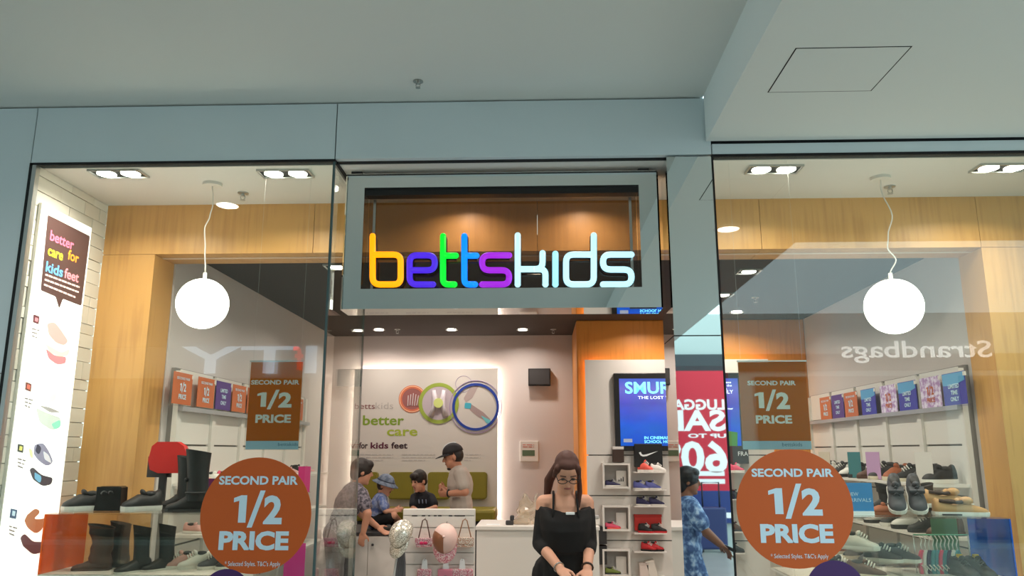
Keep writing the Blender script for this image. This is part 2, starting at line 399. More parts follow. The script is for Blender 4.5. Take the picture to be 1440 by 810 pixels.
# ---------------------------------------------------------------- lamps
def area(parent, loc, size, power, color=(1, .89, .80), shape='DISK', rot=(0, 0, 0), spread=150):
    l = bpy.data.lights.new('lamp_light', 'AREA'); l.shape = shape; l.size = size; l.energy = power; l.color = color; l.spread = R(spread)
    o = bpy.data.objects.new('lamp_light', l); COL.objects.link(o); o.location = loc; o.rotation_euler = rot; o.parent = parent; return o
def twin_light(p, label, power=5.4, w=.30, d=.13, m=LAMPW, n=2):
    t = thing('twin_downlight' if n == 2 else 'square_downlight', label, 'ceiling light', p, group='recessed lamps')
    MB().box((-w / 2, -d / 2, -.012), (w / 2, -d / 2 + .008, 0)).box((-w / 2, d / 2 - .008, -.012), (w / 2, d / 2, 0)).box((-w / 2, -d / 2 + .008, -.012), (-w / 2 + .008, d / 2 - .008, 0)).box((w / 2 - .008, -d / 2 + .008, -.012), (w / 2, d / 2 - .008, 0)).build('trim_frame', ALU, t, True)
    MB().box((-w / 2 + .008, -d / 2 + .008, -.004), (w / 2 - .008, d / 2 - .008, -.0005)).build('tray', BLACKGAP, t, True)
    for k in range(n):
        x = (k - (n - 1) / 2) * .14
        MB().cyl((x, 0, -.004), (x, 0, -.010), .052, 28).build('lamp', m, t, True)
        area(t, (x, 0, -.02), .1, power)
twin_light(PZ(167, 243, H), 'twin recessed downlight at far left above the tiled wall')
twin_light(PZ(402, 243, H), 'twin recessed downlight left of the entrance sign')
twin_light(PZ(1088, 237, H), 'twin recessed downlight just right of the mirror column')
twin_light(PZ(1408, 235, H), 'twin recessed downlight at the far right edge')
def round_light(p, label, power, r=.055, col=(1, .89, .80), m=LAMPW):
    t = thing('round_downlight', label, 'ceiling light', p, group='recessed lamps')
    MB().ring(0, 0, r, r * 1.25, 0, .006).build('bezel', ALU, t, True).rotation_euler = (R(-90), 0, 0)
    t.children[0].location = (0, 0, -.006)
    MB().cyl((0, 0, -.001), (0, 0, -.004), r, 28).build('lamp', m, t, True)
    area(t, (0, 0, -.012), r * 1.8, power, col)
round_light(PZ(533, 463, ZD), 'round downlight over the left side of the wall poster', 7)
round_light(PZ(635, 463, ZD), 'round downlight over the right side of the wall poster', 7)
round_light(PZ(735, 463, ZD), 'round downlight in front of the black wall speaker', 7)
round_light(PZ(912, 438, ZD), 'round downlight before the timber feature wall', 9)
round_light(PZ(1036, 438, ZD), 'round downlight low beside the mirror column on the right', 9)
twin_light(PZ(1053, 381, ZD), 'square adjustable spotlight right of the mirror column', 11, .17, .15, n=1)
twin_light(PZ(1017, 414, ZD), 'square adjustable spotlight touching the mirror column edge', 11, .17, .15, n=1)
twin_light((-1.5, 5.6, ZD), 'square spotlight over the left shop shelves near the portal', 11, .17, .15, n=1)
twin_light((-1.5, 6.9, ZD), 'square spotlight over the left shop shelves near the bench', 11, .17, .15, n=1)
twin_light((.0, 5.8, ZD), 'square spotlight over the shop centre aisle', 11, .17, .15, n=1)
round_light((-.45, 4.52, H), 'round downlight hidden behind the left half of the sign', 7)
round_light((.28, 4.52, H), 'round downlight hidden behind the right half of the sign', 7)
MALLCOL = (1, .97, .9)
round_light((1.43, 2.33, ZB), 'round mall downlight in the bulkhead mirrored in the right window', 14, .085, MALLCOL)
round_light((-2.44, 2.22, ZL), 'round mall downlight mirrored in the left shop window', 14, .085, MALLCOL)

GLOBE = mat('opal_globe', (255, 248, 236), .4, emit=5.5, var=.06, vscale=30)
def pendant(pt, zc, r, kinks, label):
    t = thing('globe_pendant', label, 'pendant lamp', pt, group='globe pendants in the windows')
    MB().cyl((0, 0, 0), (0, 0, -.018), .055, 32).build('ceiling_canopy', WHITE, t, True)
    top = zc + r - pt.z
    pts = [(0, 0, -.018)] + [(dx, 0, -.018 + (top + .05 + .018) * k) for k, dx in kinks] + [(0, 0, top + .035)]
    sm = []
    for i in range(len(pts) - 1):
        a, b = Vector(pts[i]), Vector(pts[i + 1])
        for k in range(5):
            q = k / 5; q2 = q * q * (3 - 2 * q); sm.append((a.x + (b.x - a.x) * q2, 0, a.z + (b.z - a.z) * q))
    sm.append(pts[-1])
    MB().tube(sm, .0035, 6).build('cable', WHITE, t, True)
    MB().cyl((0, 0, top - .004), (0, 0, top + .038), .011, 12).build('cable_grip', WHITE, t, True)
    MB().ell((0, 0, zc - pt.z), (r, r, r), seg=40, rng=24).build('globe', GLOBE, t, True)
pt = PZ(299, 258, H); pendant(pt, P(286, 427, pt.y).z, .145, [(.12, .01), (.22, .012), (.36, .0), (.5, -.025), (.75, -.012)], 'glowing white globe pendant on a cable in the left window')
pt = PZ(1238, 249, H); pendant(pt, P(1253, 431, pt.y).z, .155, [(.1, -.005), (.4, .045), (.62, .01), (.75, .0), (.88, .04)], 'glowing white globe pendant on a kinked cable in the right window')

# ---------------------------------------------------------------- entrance sign
SY = 4.15
s0 = P(484, 238, SY); s1 = P(928, 432, SY)
X0, X1, Z0, Z1 = -1.085, .678, s1.z, H - .025
sg = thing('sign_box', 'mirror-framed hanging sign box with glowing multicoloured letters', 'shop sign', ((X0 + X1) / 2, SY, Z0))
ix0, ix1, iz0, iz1 = P(513, 262, SY).x, P(898, 262, SY).x, P(700, 405, SY).z, P(700, 262, SY).z
fr = MB(); o_, i_ = [(X0, Z0), (X1, Z0), (X1, Z1), (X0, Z1)], [(ix0, iz0), (ix1, iz0), (ix1, iz1), (ix0, iz1)]
vs = [(p[0] + (.012 if p[0] < 0 else -.012) * (k), y, p[1]) for k, y in ((1, SY), (0, SY + .02), (0, SY + .2)) for p in o_] + [(p[0], y, p[1]) for y in (SY, SY + .2) for p in i_]
fs = []
for k in range(4):
    n = (k + 1) % 4
    fs += [(k, n, 12 + n, 12 + k), (k, 4 + k, 4 + n, n), (4 + k, 8 + k, 8 + n, 4 + n), (8 + k, 16 + k, 16 + n, 8 + n), (12 + k, 12 + n, 16 + n, 16 + k)]
fr.add(vs, fs); fr.build('frame', STEEL, sg)
MB().box((ix0 + .001, SY + .12, iz0 + .001), (ix1 - .001, SY + .126, iz1 - .001)).build('smoked_pane', DARKGLASS, sg)
MB().box((ix0 + .001, SY + .03, iz1 - .035), (ix1 - .001, SY + .10, iz1 - .001)).build('black_head_strip', BLACK, sg)
for xs in (ix0 + .03, ix1 - .045): MB().box((xs, SY + .105, iz0 + .001), (xs + .015, SY + .118, iz1 - .036)).build('pane_stop', STEELB, sg)
for px in (500, 906):
    c = P(px, 235, SY); MB().box((c.x - .03, SY + .03, Z1), (c.x + .03, SY + .07, H)).build('hanger', DKGREY, sg)
LET = [('b', (255, 160, 5), [[(524, 332), (524, 400), (563.5, 400), (563.5, 358), (524, 358)]]),
       ('e', (66, 34, 190), [[(577, 380), (611.5, 380), (611.5, 359), (576, 359), (576, 400), (609, 400)]]),
       ('t', (5, 215, 45), [[(623, 332), (623, 400), (639, 400)], [(623, 359.5), (641, 359.5)]]),
       ('t', (8, 128, 255), [[(653, 332), (653, 400), (668, 400)], [(653, 359.5), (670, 359.5)]]),
       ('s', (140, 32, 185), [[(716, 359), (678, 359), (678, 380), (716, 380), (716, 400), (678, 400)]]),
       ('k', (190, 238, 250), [[(728, 331), (728, 400)], [(728, 378.5), (763, 378.5), (763, 356)], [(750, 378.5), (767, 378.5), (767, 400)]]),
       ('i', (150, 225, 245), [[(781, 357), (781, 400)]]),
       ('d', (190, 238, 250), [[(835, 331), (835, 400), (796, 400), (796, 358), (835, 358)]]),
       ('s', (190, 238, 250), [[(888, 358), (848, 358), (848, 379), (888, 379), (888, 400), (848, 400)]])]
LY = SY + .07
for nm, c, paths in LET:
    b = MB(); halo = MB()
    for pth in paths:
        w = [P(u, v - .01 * (u - 700) * 0, LY) for u, v in pth]
        q = fillet([(p.x, p.z) for p in w], .042, 6); pp = [(a.x, LY, a.y) for a in q]
        b.tube(pp, .0175, 10); halo.tube([(a[0], LY + .028, a[2]) for a in pp], .021, 8)
        for e in (pp[0], pp[-1]): b.ell(e, (.0175,) * 3, seg=10, rng=6)
    lo = b.build('letter', mat('neon_%s_%d' % (nm, c[0]), c, .5, emit=1.25 if c[0] < 180 or c[2] < 50 else 1.0), sg)
    halo.build('letter_back', mat('letter_back', (30, 32, 40), .4), lo)
# ================================================================ PRINTED GRAPHICS ON THE GLASS
def px_txt(parent, body, u0, u1, vbase, vcap, Y, m, bold=.03, name='lettering', dy=-.002):
    """lettering that fills the span u0..u1 with capitals from vbase up to vcap on the upright plane Y"""
    M = wm(parent).inverted(); um = (u0 + u1) / 2
    a = M @ P(u0, vbase, Y); b = M @ P(u1, vbase, Y); c = M @ P(um, vcap, Y); d = M @ P(um, vbase, Y)
    return txt(parent, body, a.x, d.z, c.z - d.z, m, d.y + dy, b.x - a.x, bold, name=name)
def decal(cu, cv, ru, rv, spec, label, Y=G - .0015):
    c = P(cu, cv, Y); rx = (P(cu + ru, cv, Y) - P(cu - ru, cv, Y)).x / 2; rz = (P(cu, cv - rv, Y) - P(cu, cv + rv, Y)).z / 2
    t = thing('window_decal', label, 'window sticker', c, group='orange round window stickers')
    MB().disc(0, 0, rx, rz, -.0012, .0012, 64).build('vinyl_disc', ORANGE, t, True)
    for body, u0, u1, vb, vc, bold in spec: px_txt(t, body, u0, u1, vb, vc, Y, PRINTB, bold)
decal(359.5, 724, 78, 82, [('SECOND PAIR', 308, 419, 681, 669.5, .035), ('1/2', 327, 396, 735, 697, .04), ('PRICE', 307, 405.5, 772, 747, .045), ("* Selected Styles. T&C's Apply", 316, 394, 796, 789.5, .0)],
      'large round orange SECOND PAIR 1/2 PRICE sticker on the left window')
decal(1117.5, 714.5, 82, 84, [('SECOND PAIR', 1057, 1172, 670, 659, .035), ('1/2', 1082, 1157, 723, 687, .04), ('PRICE', 1070, 1173, 762, 737, .045), ("* Selected Styles. T&C's Apply", 1084, 1165, 785, 779, .0)],
      'large round orange SECOND PAIR 1/2 PRICE sticker on the right window')
for cu, cv, r, lb in ((317, 838, 36, 'round purple sticker below the orange one on the left window'), (1176, 832, 42, 'round purple sticker below the orange one on the right window')):
    c = P(cu, cv, G - .003); rr = P(cu + r, cv, G).x - c.x
    t = thing('purple_decal', lb, 'window sticker', c, group='purple round window stickers')
    MB().disc(0, 0, rr, rr, -.001, .001, 64).build('vinyl_disc', PURPLE, t, True)

POSTOR = paper('poster_orange', (205, 128, 40))
def hanging_poster(u0, u1, v0, v1, spec, mark, label, Y=4.10):
    a = P(u0, v1, Y); b = P(u1, v0, Y); w = b.x - a.x; h = b.z - a.z
    t = thing('hanging_poster', label, 'poster', ((a.x + b.x) / 2, Y, a.z), group='hanging orange posters')
    MB().box((-w / 2, -.001, h * .095), (w / 2, .001, h)).build('orange_sheet', POSTOR, t, True)
    MB().box((-w / 2, -.001, 0), (w / 2, .001, h * .095)).build('blue_strip', paper('strip_blue', (190, 222, 240)), t, True)
    MB().box((-w / 2 - .006, -.006, -.004), (w / 2 + .006, -.004, h + .006)).build('acrylic_sleeve', ACRYL, t, True)
    MB().box((-w / 2 - .006, -.008, h + .002), (w / 2 + .006, .004, h + .008)).build('top_rail', ALU, t, True)
    for s in (-1, 1): MB().cyl((s * w * .46, 0, h + .006), (s * w * .46, 0, H - a.z), .0004, 5).build('hanging_wire', ALU, t, True)
    for body, x0, x1, vb, vc, bold in spec: px_txt(t, body, x0, x1, vb, vc, Y, PRINTW, bold)
    px_txt(t, 'bettskids', *mark, Y, mat('mark_blue', (70, 120, 150), .5), .0)
hanging_poster(345, 426, 509, 632, [('SECOND PAIR', 353, 421, 540.5, 534.5, .035), ('1/2', 361, 410, 572, 552, .045), ('PRICE', 359, 409, 594, 583, .04)], (391, 419, 627, 622.5), 'orange SECOND PAIR 1/2 PRICE poster hanging in the left window')
hanging_poster(1045, 1132, 509, 632, [('SECOND PAIR', 1051, 1119, 541.5, 535.5, .035), ('1/2', 1062, 1111, 574, 552, .045), ('PRICE', 1063, 1114, 595, 584, .04)], (1100, 1128, 627.5, 622.5), 'orange SECOND PAIR 1/2 PRICE poster hanging in the right window')

# ---------------------------------------------------------------- light box on the tiled wall
LX = XL + .027
ya, yb_, zt = PX(60, 288, LX).y, PX(130, 320, LX).y, PX(130, 320, LX).z
yc = (ya + yb_) / 2
lb = thing('light_box', 'tall glowing white light box of shoe diagrams on the tiled wall', 'light box', (LX, yc, .6), 90)
MB().box((-(yb_ - ya) / 2, .006, 0), ((yb_ - ya) / 2, .0225, zt - .6)).build('housing', WHITE, lb, True)
LBW = mat('lightbox_face', (255, 250, 246), .5, emit=1.05)
MB().box((-(yb_ - ya) / 2 + .006, 0, .006), ((yb_ - ya) / 2 - .006, .006, zt - .606)).build('lit_face', LBW, lb, True)
def LP_(u, v):
    p = PX(u, v, LX); return (p.y - yc, p.z - .6)
def lprint(name, pts, rgb, r=.02, y=-.002, e=.55, parent=lb):
    q = [Vector(LP_(*p)) for p in pts]; n = len(q)
    out = fillet([(q[-1] + q[0]) / 2] + q + [(q[-1] + q[0]) / 2], r, 5)[:-1]
    m = mat('lit_%d_%d_%d' % rgb, rgb, .6, emit=e)
    return MB().prism([(p.x, p.y) for p in out], y, y + .0012).build(name, m, parent, True)
BUB = (92, 62, 58)
lprint('speech_bubble', [(67, 302), (126, 332), (114, 430), (88, 420), (83, 434), (78, 417), (57, 408)], BUB, .012, e=.35)
def ltxt(body, u0, v0, u1, cap, rgb, bold=.0, e=.9):
    a = LP_(u0, v0); b = LP_(u1, v0); k = txt(lb, body, a[0], a[1], cap, mat('lt_%d_%d_%d' % rgb, rgb, .6, emit=e), -.004, b[0] - a[0], bold); return k
ltxt('better', 69, 337, 104, .058, (255, 120, 150), .02); ltxt('care', 66, 358, 88, .058, (250, 240, 60), .02); ltxt('for', 94, 364, 110, .058, (255, 160, 50), .02)
ltxt('kids', 63, 381, 88, .058, (110, 190, 255), .02); ltxt('feet', 89, 390, 110, .058, (255, 150, 160), .02)
def lbar(name, u0, v0, u1, v1, th, rgb, e=.7):
    a = Vector(LP_(u0, v0)); b = Vector(LP_(u1, v1)); d = (b - a).normalized(); n = Vector((-d.y, d.x)) * th / 2; L = (b - a).length; s_ = 0; q = MB()
    while s_ < L:                                   # a line of type too small to read: word-long dashes
        w_ = min(L - s_, random.uniform(.02, .05)); p0 = a + d * s_; p1 = p0 + d * w_
        q.prism([tuple(p0 - n), tuple(p1 - n), tuple(p1 + n), tuple(p0 + n)], -.0045, -.003); s_ += w_ + .008
    q.build(name, mat('lt_%d_%d_%d' % rgb, rgb, .6, emit=e), lb, True)
for k in range(3): lbar('small_print', 63 - k, 386 + k * 7, [111, 110, 105][k], 404 + k * 7, .010, (255, 225, 220))
# four exploded shoe diagrams
lprint('icon', [(47, 442), (55, 445), (54, 456), (46, 453)], (110, 60, 66), .003); lprint('icon_mark', [(49, 446), (53, 448), (52, 453), (48, 451)], (240, 150, 160), .004, -.0035)
lprint('shoe_upper_print', [(66, 455), (76, 452), (84, 462), (96, 480), (90, 486), (78, 482), (68, 470)], (248, 178, 172), .03)
lprint('shoe_insole_print', [(62, 482), (72, 488), (86, 496), (98, 490), (96, 500), (84, 502), (70, 496)], (252, 232, 205), .03)
lprint('shoe_sole_print', [(64, 490), (76, 500), (93, 502), (92, 511), (80, 513), (68, 504)], (238, 140, 146), .03)
lprint('icon', [(36, 537), (44, 540), (43, 551), (35, 548)], (120, 70, 60), .003); lprint('icon_mark', [(38, 540), (42, 542), (41, 548), (37, 546)], (240, 120, 100), .004, -.0035)
lprint('shoe_upper_print', [(57, 538), (70, 536), (80, 546), (78, 562), (70, 569), (57, 560)], (240, 236, 232), .03)
lprint('shoe_insole_print', [(55, 570), (70, 573), (85, 580), (70, 580)], (176, 172, 170), .02)
lprint('shoe_sole_print', [(50, 573), (64, 580), (86, 588), (84, 602), (72, 605), (55, 594)], (214, 222, 214), .03)
lprint('sole_patch_print', [(72, 596), (84, 590), (85, 600), (76, 604)], (150, 226, 200), .02, -.0035)
lprint('icon', [(25, 624), (33, 626), (32, 637), (24, 635)], (70, 72, 66), .003); lprint('icon_mark', [(27, 627), (31, 628), (30, 634), (26, 633)], (220, 214, 120), .004, -.0035)
lprint('shoe_upper_print', [(48, 626), (60, 622), (68, 634), (75, 650), (66, 656), (54, 648), (47, 638)], (150, 146, 170), .03)
lprint('shoe_tongue_print', [(52, 624), (58, 630), (54, 640), (49, 634)], (66, 62, 80), .02, -.0035); lprint('shoe_tongue_print', [(60, 634), (68, 640), (72, 652), (62, 646)], (230, 228, 236), .02, -.0035)
lprint('spring_print', [(40, 630), (45, 632), (46, 646), (42, 642)], (226, 232, 180), .02)
lprint('shoe_sole_print', [(41, 660), (46, 657), (58, 668), (74, 672), (72, 681), (60, 684), (46, 674)], (78, 70, 78), .03)
lprint('sole_patch_print', [(48, 664), (58, 670), (56, 680), (48, 673)], (120, 180, 214), .02, -.0035)
lprint('icon', [(15, 715), (24, 717), (22, 730), (13, 728)], (72, 92, 120), .003); lprint('icon_mark', [(17, 718), (21, 719), (20, 726), (16, 725)], (190, 210, 226), .004, -.0035)
lprint('shoe_upper_print', [(38, 724), (50, 714), (57, 720), (46, 730), (58, 730), (64, 728), (60, 744), (50, 751), (38, 742), (34, 732)], (176, 120, 84), .03)
lprint('shoe_sole_print', [(28, 756), (34, 750), (46, 762), (62, 762), (62, 776), (46, 780), (32, 768)], (92, 62, 66), .03)
for (u, v) in ((44, 462), (34, 560), (24, 645), (12, 740)):
    for k in range(3): lbar('small_print', u, v + k * 5, u + 11 - 2 * k, v + 3 + k * 5, .007, (150, 140, 140), .3)

# ---------------------------------------------------------------- poster on the back wall
BY = YB - .075
a, b = P(490, 735, BY), P(700, 518, BY)
bp = thing('wall_poster', 'large backlit grey wall poster with three round x-ray pictures', 'poster', ((a.x + b.x) / 2, BY, a.z - .35))
zlo = a.z - .35
MB().box((a.x, BY, zlo), (b.x, BY + .02, b.z)).build('panel', mat('poster_grey', (206, 200, 192), .45), bp)
HALO = mat('halo_led', (255, 243, 232), .5, emit=30)
q = .05
MB().box((a.x + q, BY + .03, b.z - q - .02), (b.x - q, BY + .045, b.z - q)).build('led_strip', HALO, bp)
for xx in (a.x + q, b.x - q - .02): MB().box((xx, BY + .03, zlo + .1), (xx + .02, BY + .045, b.z - q)).build('led_strip', HALO, bp)
for xx in (a.x + .2, b.x - .2): MB().box((xx - .02, BY + .02, zlo + .4), (xx + .02, YB, zlo + .6)).build('standoff', WHITE, bp)
def C(name): return MATS[name]
def pr(name, rgb): return mat('pr_' + name, rgb, .55)
px_txt(bp, 'betts', 499, 527, 575, 567, BY, pr('plum', (120, 60, 60)), .0); px_txt(bp, 'kids', 528, 553, 575, 566, BY, pr('pale', (176, 170, 164)), -.005)
px_txt(bp, 'better', 510, 568, 597.5, 584, BY, pr('leaf', (124, 152, 40)), .02); px_txt(bp, 'care', 544, 587, 612.5, 600, BY, pr('lime', (160, 176, 50)), .02)
px_txt(bp, 'for ', 505, 517, 630.5, 622, BY, pr('ink', (52, 26, 34)), .025); px_txt(bp, 'kids', 521, 546, 630.5, 622, BY, pr('wine', (92, 24, 52)), .025); px_txt(bp, 'feet', 550, 573, 630.5, 622, BY, pr('ink', (52, 26, 34)), .025)
M_ = wm(bp).inverted()
def bl(u, v): p = M_ @ P(u, v, BY); return p.x, p.z
def bprint(name, pts, m, y=-.002, r=.015):
    q = [Vector(bl(*p)) for p in pts]; out = fillet([(q[-1] + q[0]) / 2] + q + [(q[-1] + q[0]) / 2], r, 5)[:-1]
    return MB().prism([(p.x, p.y) for p in out], y, y + .0012).build(name, m, bp, True)
bprint('tick', [(492, 622), (496, 628), (503, 617), (496, 632)], pr('ink', (52, 26, 34)), r=.002)
PXM = 1.0 / 1094 * BY * 1.01
def circ(u, v, r_in, r_out, rim, fill, name, e=0):
    x, z = bl(u, v); b1 = MB().disc(x, z, r_in * PXM, r_in * PXM, -.002 - e, -.0008, 48).build(name, fill, bp, True)
    MB().ring(x, z, r_in * PXM, r_out * PXM, -.004 - e, -.0008, 56).build('ring', rim, bp, True); return x, z
bx, bz = circ(580, 561, 14.5, 19, pr('coral', (206, 112, 80)), pr('rosebrown', (150, 92, 88)), 'xray_picture')
MB().ring(bx, bz, 17 * PXM, 18 * PXM, -.005, -.004, 48).build('ring', pr('palecoral', (240, 190, 150)), bp, True)
for k in range(5): MB().capsule((bx + (k - 2) * .026, -.003, bz - .075), .007, (bx + (k - 2) * .03 + .01, -.003, bz + .06 - abs(k - 2) * .012), .006, 6).build('bone_print', pr('bone', (206, 190, 190)), bp, True)
bx, bz = circ(617, 567, 23, 28, pr('limering', (150, 168, 66)), pr('lilac', (186, 172, 178)), 'xray_picture', .004)
for s_ in (-1, 1): MB().tube([(bx + s_ * .06, -.008, bz + .15), (bx + s_ * .045, -.008, bz + .05), (bx + s_ * .05, -.008, bz - .03), (bx + s_ * .085, -.008, bz - .15)], [.022, .03, .026, .034], 8).build('ankle_print', pr('bone2', (214, 206, 212)), bp, True)
MB().disc(bx, bz, .055, .055, -.045, -.002, 32).build('glow_print', pr('yellowgreen', (206, 216, 130)), bp, True)
x3, z3 = bl(669, 572)
MB().ring(x3, z3, 29 * PXM, 32.5 * PXM, -.012, -.0008, 64).build('ring', pr('navyring', (28, 60, 150)), bp, True)
MB().ring(x3, z3, 35.5 * PXM, 36.3 * PXM, -.0095, -.0008, 64, 0, 360).build('ring', pr('thinviolet', (150, 130, 170)), bp, True)
x4, z4 = bl(652, 540); MB().ring(x4, z4, 11 * PXM, 11.4 * PXM, -.003, -.0008, 48).build('ring', pr('thinviolet', (150, 130, 170)), bp, True)
bprint('leg_print', [(661, 545), (674, 541), (664, 560), (655, 566), (652, 560)], pr('bonegrey', (176, 160, 156)))
bprint('heel_print', [(654, 566), (663, 567), (662, 575), (653, 574)], pr('aqua', (70, 170, 190)), -.0035)
bprint('foot_print', [(662, 568), (680, 580), (690, 590), (686, 593), (672, 586), (660, 576)], pr('bonetan', (160, 140, 138)))
bprint('toe_print', [(676, 584), (690, 591), (693, 597), (684, 595)], pr('aqua2', (110, 190, 196)), -.0035)
def bbar(parent, u0, u1, v, Y, th, m, y=-.002):
    M2 = wm(parent).inverted(); a = M2 @ P(u0, v, Y); b = M2 @ P(u1, v, Y); x = a.x; q = MB()
    while x < b.x:
        w_ = min(b.x - x, random.uniform(.03, .07)); q.box((x, a.y + y, a.z), (x + w_, a.y + y + .001, a.z + th)); x += w_ + .012
    q.build('small_print', m, parent, True)
for u0, u1 in ((506, 553), (565, 612), (625, 676)):
    for j in range(3): bbar(bp, u0, u1 - (j == 2) * 14, 640 + j * 4, BY, .011, pr('faint', (186, 180, 175)))

# speaker and keypad on the back wall
a, b = P(743, 542, YB - .11), P(774, 518, YB - .11)
sp = thing('wall_speaker', 'small black speaker box on the back wall', 'speaker', ((a.x + b.x) / 2, YB, a.z))
MB().box((a.x, YB - .11, a.z), (b.x, YB - .004, b.z), .004).build('cabinet', BLACK, sp); MB().box((a.x + .012, YB - .115, a.z + .012), (b.x - .012, YB - .11, b.z - .012)).build('grille', DKGREY, sp)
MB().box((a.x + .08, YB - .006, a.z + .06), (b.x - .08, YB, b.z - .06)).build('bracket', STEELB, sp)
a, b = P(731, 649, YB - .03), P(757, 620, YB - .03)
kp = thing('alarm_keypad', 'white keypad with green display on the back wall', 'keypad', ((a.x + b.x) / 2, YB, a.z))
MB().box((a.x, YB - .03, a.z), (b.x, YB, b.z), .005).build('case', WHITE, kp); a2, b2 = P(734.5, 641, YB - .033), P(752, 633, YB - .033)
MB().box((a2.x, YB - .033, a2.z), (b2.x, YB - .029, b2.z)).build('display', mat('lcd', (92, 110, 84), .3), kp)
for v in (626, 629): bbar(kp, 735, 751, v, YB - .031, .008, mat('pr_red', (190, 90, 70), .5), -.003)

# ---------------------------------------------------------------- white panel with the screen on the timber wall
PY = YW - .08
a, b = P(828, 800, PY), P(1080, 505, PY)
wp = thing('shoe_display_wall', 'halo-lit white slatted display panel on the timber wall', 'display panel', ((a.x + b.x) / 2, PY, .25))
MB().box((a.x + .02, PY + .021, .27), (b.x - .02, PY + .03, b.z - .02)).build('backing', DKGREY, wp)
zs = [.25] + [P(870, v, PY).z for v in (760, 697, 640)] + [b.z]
for i in range(len(zs) - 1): MB().box((a.x, PY, zs[i] + .005), (b.x, PY + .02, zs[i + 1] - .005 * (i < len(zs) - 2))).build('slat_board', WHITE, wp)
HALO2 = mat('halo_led_amber', (255, 205, 150), .5, emit=14)
MB().box((a.x + .05, PY + .035, b.z - .07), (b.x - .05, PY + .05, b.z - .05)).build('led_strip', HALO2, wp)
for xx in (a.x + .05, b.x - .07): MB().box((xx, PY + .035, .4), (xx + .02, PY + .05, b.z - .05)).build('led_strip', HALO2, wp)
for xx in (a.x + .3, b.x - .3): MB().box((xx - .03, PY + .03, 1.0), (xx + .03, YW, 1.3)).build('standoff', WHITE, wp)
VY = PY - .06
a, b = P(866, 634, VY), P(1043, 524, VY)
tv = thing('wall_screen', 'wide black-framed video screen with blue film advert behind the mirror column', 'screen', ((a.x + b.x) / 2, VY, a.z))
MB().box((a.x, VY, a.z), (b.x, PY - .002, b.z), .006).build('bezel', BLACK, tv)
def screen_mat():
    m = bpy.data.materials.new('screen_picture'); m.use_nodes = True; nt = m.node_tree; bs = nt.nodes['Principled BSDF']
    tc = nt.nodes.new('ShaderNodeTexCoord'); sp_ = nt.nodes.new('ShaderNodeSeparateXYZ'); nt.links.new(tc.outputs['Generated'], sp_.inputs[0])
    r1 = nt.nodes.new('ShaderNodeValToRGB'); nt.links.new(sp_.outputs['Z'], r1.inputs[0])
    e = r1.color_ramp.elements; e[0].color = (*lin((20, 84, 190)), 1); e[1].color = (*lin((70, 96, 200)), 1)
    for p_, c_ in ((.3, (36, 92, 205)), (.62, (78, 84, 190)), (.85, (110, 110, 205))):
        k = e.new(p_); k.color = (*lin(c_), 1)
    ns = nt.nodes.new('ShaderNodeTexNoise'); ns.inputs['Scale'].default_value = 5; nt.links.new(tc.outputs['Generated'], ns.inputs[0])
    mx = nt.nodes.new('ShaderNodeMixRGB'); mx.blend_type = 'OVERLAY'; mx.inputs[0].default_value = .35
    nt.links.new(r1.outputs[0], mx.inputs[1]); nt.links.new(ns.outputs['Color'], mx.inputs[2])
    bs.inputs['Base Color'].default_value = (0, 0, 0, 1); nt.links.new(mx.outputs[0], bs.inputs['Emission Color']); bs.inputs['Emission Strength'].default_value = 1.1
    bs.inputs['Roughness'].default_value = .2
    return m
a2, b2 = P(873, 627, VY), P(1037, 532, VY)
MB().box((a2.x, VY - .003, a2.z), (b2.x, VY, b2.z)).build('display', screen_mat(), tv)
SC = mat('screen_cyan', (120, 220, 250), .4, emit=1.0); SW = mat('screen_white', (215, 232, 250), .4, emit=1.0)
px_txt(tv, 'SMURFS', 879, 966, 553, 537, VY, SC, .025, dy=-.005); px_txt(tv, 'THE LOST VILLAGE', 897, 966, 561, 557, VY, SW, .01, dy=-.005)
px_txt(tv, 'IN CINEMAS', 906, 940, 617.5, 613.5, VY, SC, .02, dy=-.005); px_txt(tv, 'SCHOOL HOLIDAYS', 906, 962, 623, 619, VY, SC, .02, dy=-.005)
for s_, u0, u1, v in (('of these', 1010, 1028, 539), ('go in the', 1010, 1029, 543.5), ('ed in', 1011, 1022, 548), ('FAMILY', 1006, 1031, 553.5), ('RE', 1012, 1020.5, 566), ('in to enter', 1008, 1031, 576)):
    px_txt(tv, s_, u0, u1, v, v - (5 if s_.isupper() else 3), VY, SW, .01, dy=-.005)
aa, bb = P(877, 622, VY), P(889, 617, VY); MB().box((aa.x, VY - .005, aa.z), (bb.x, VY - .003, bb.z)).build('rating_badge', mat('badge', (140, 150, 170), .5, emit=.5), tv)
gg = [P(1003, 627, VY), P(1010, 612, VY), P(1024, 606, VY), P(1037, 608, VY), P(1037, 627, VY)]
M_ = wm(tv).inverted(); MB().prism([((M_ @ p).x, (M_ @ p).z) for p in gg], -.0045, -.003).build('meadow_print', mat('meadow', (60, 120, 60), .5, emit=.5), tv, True)

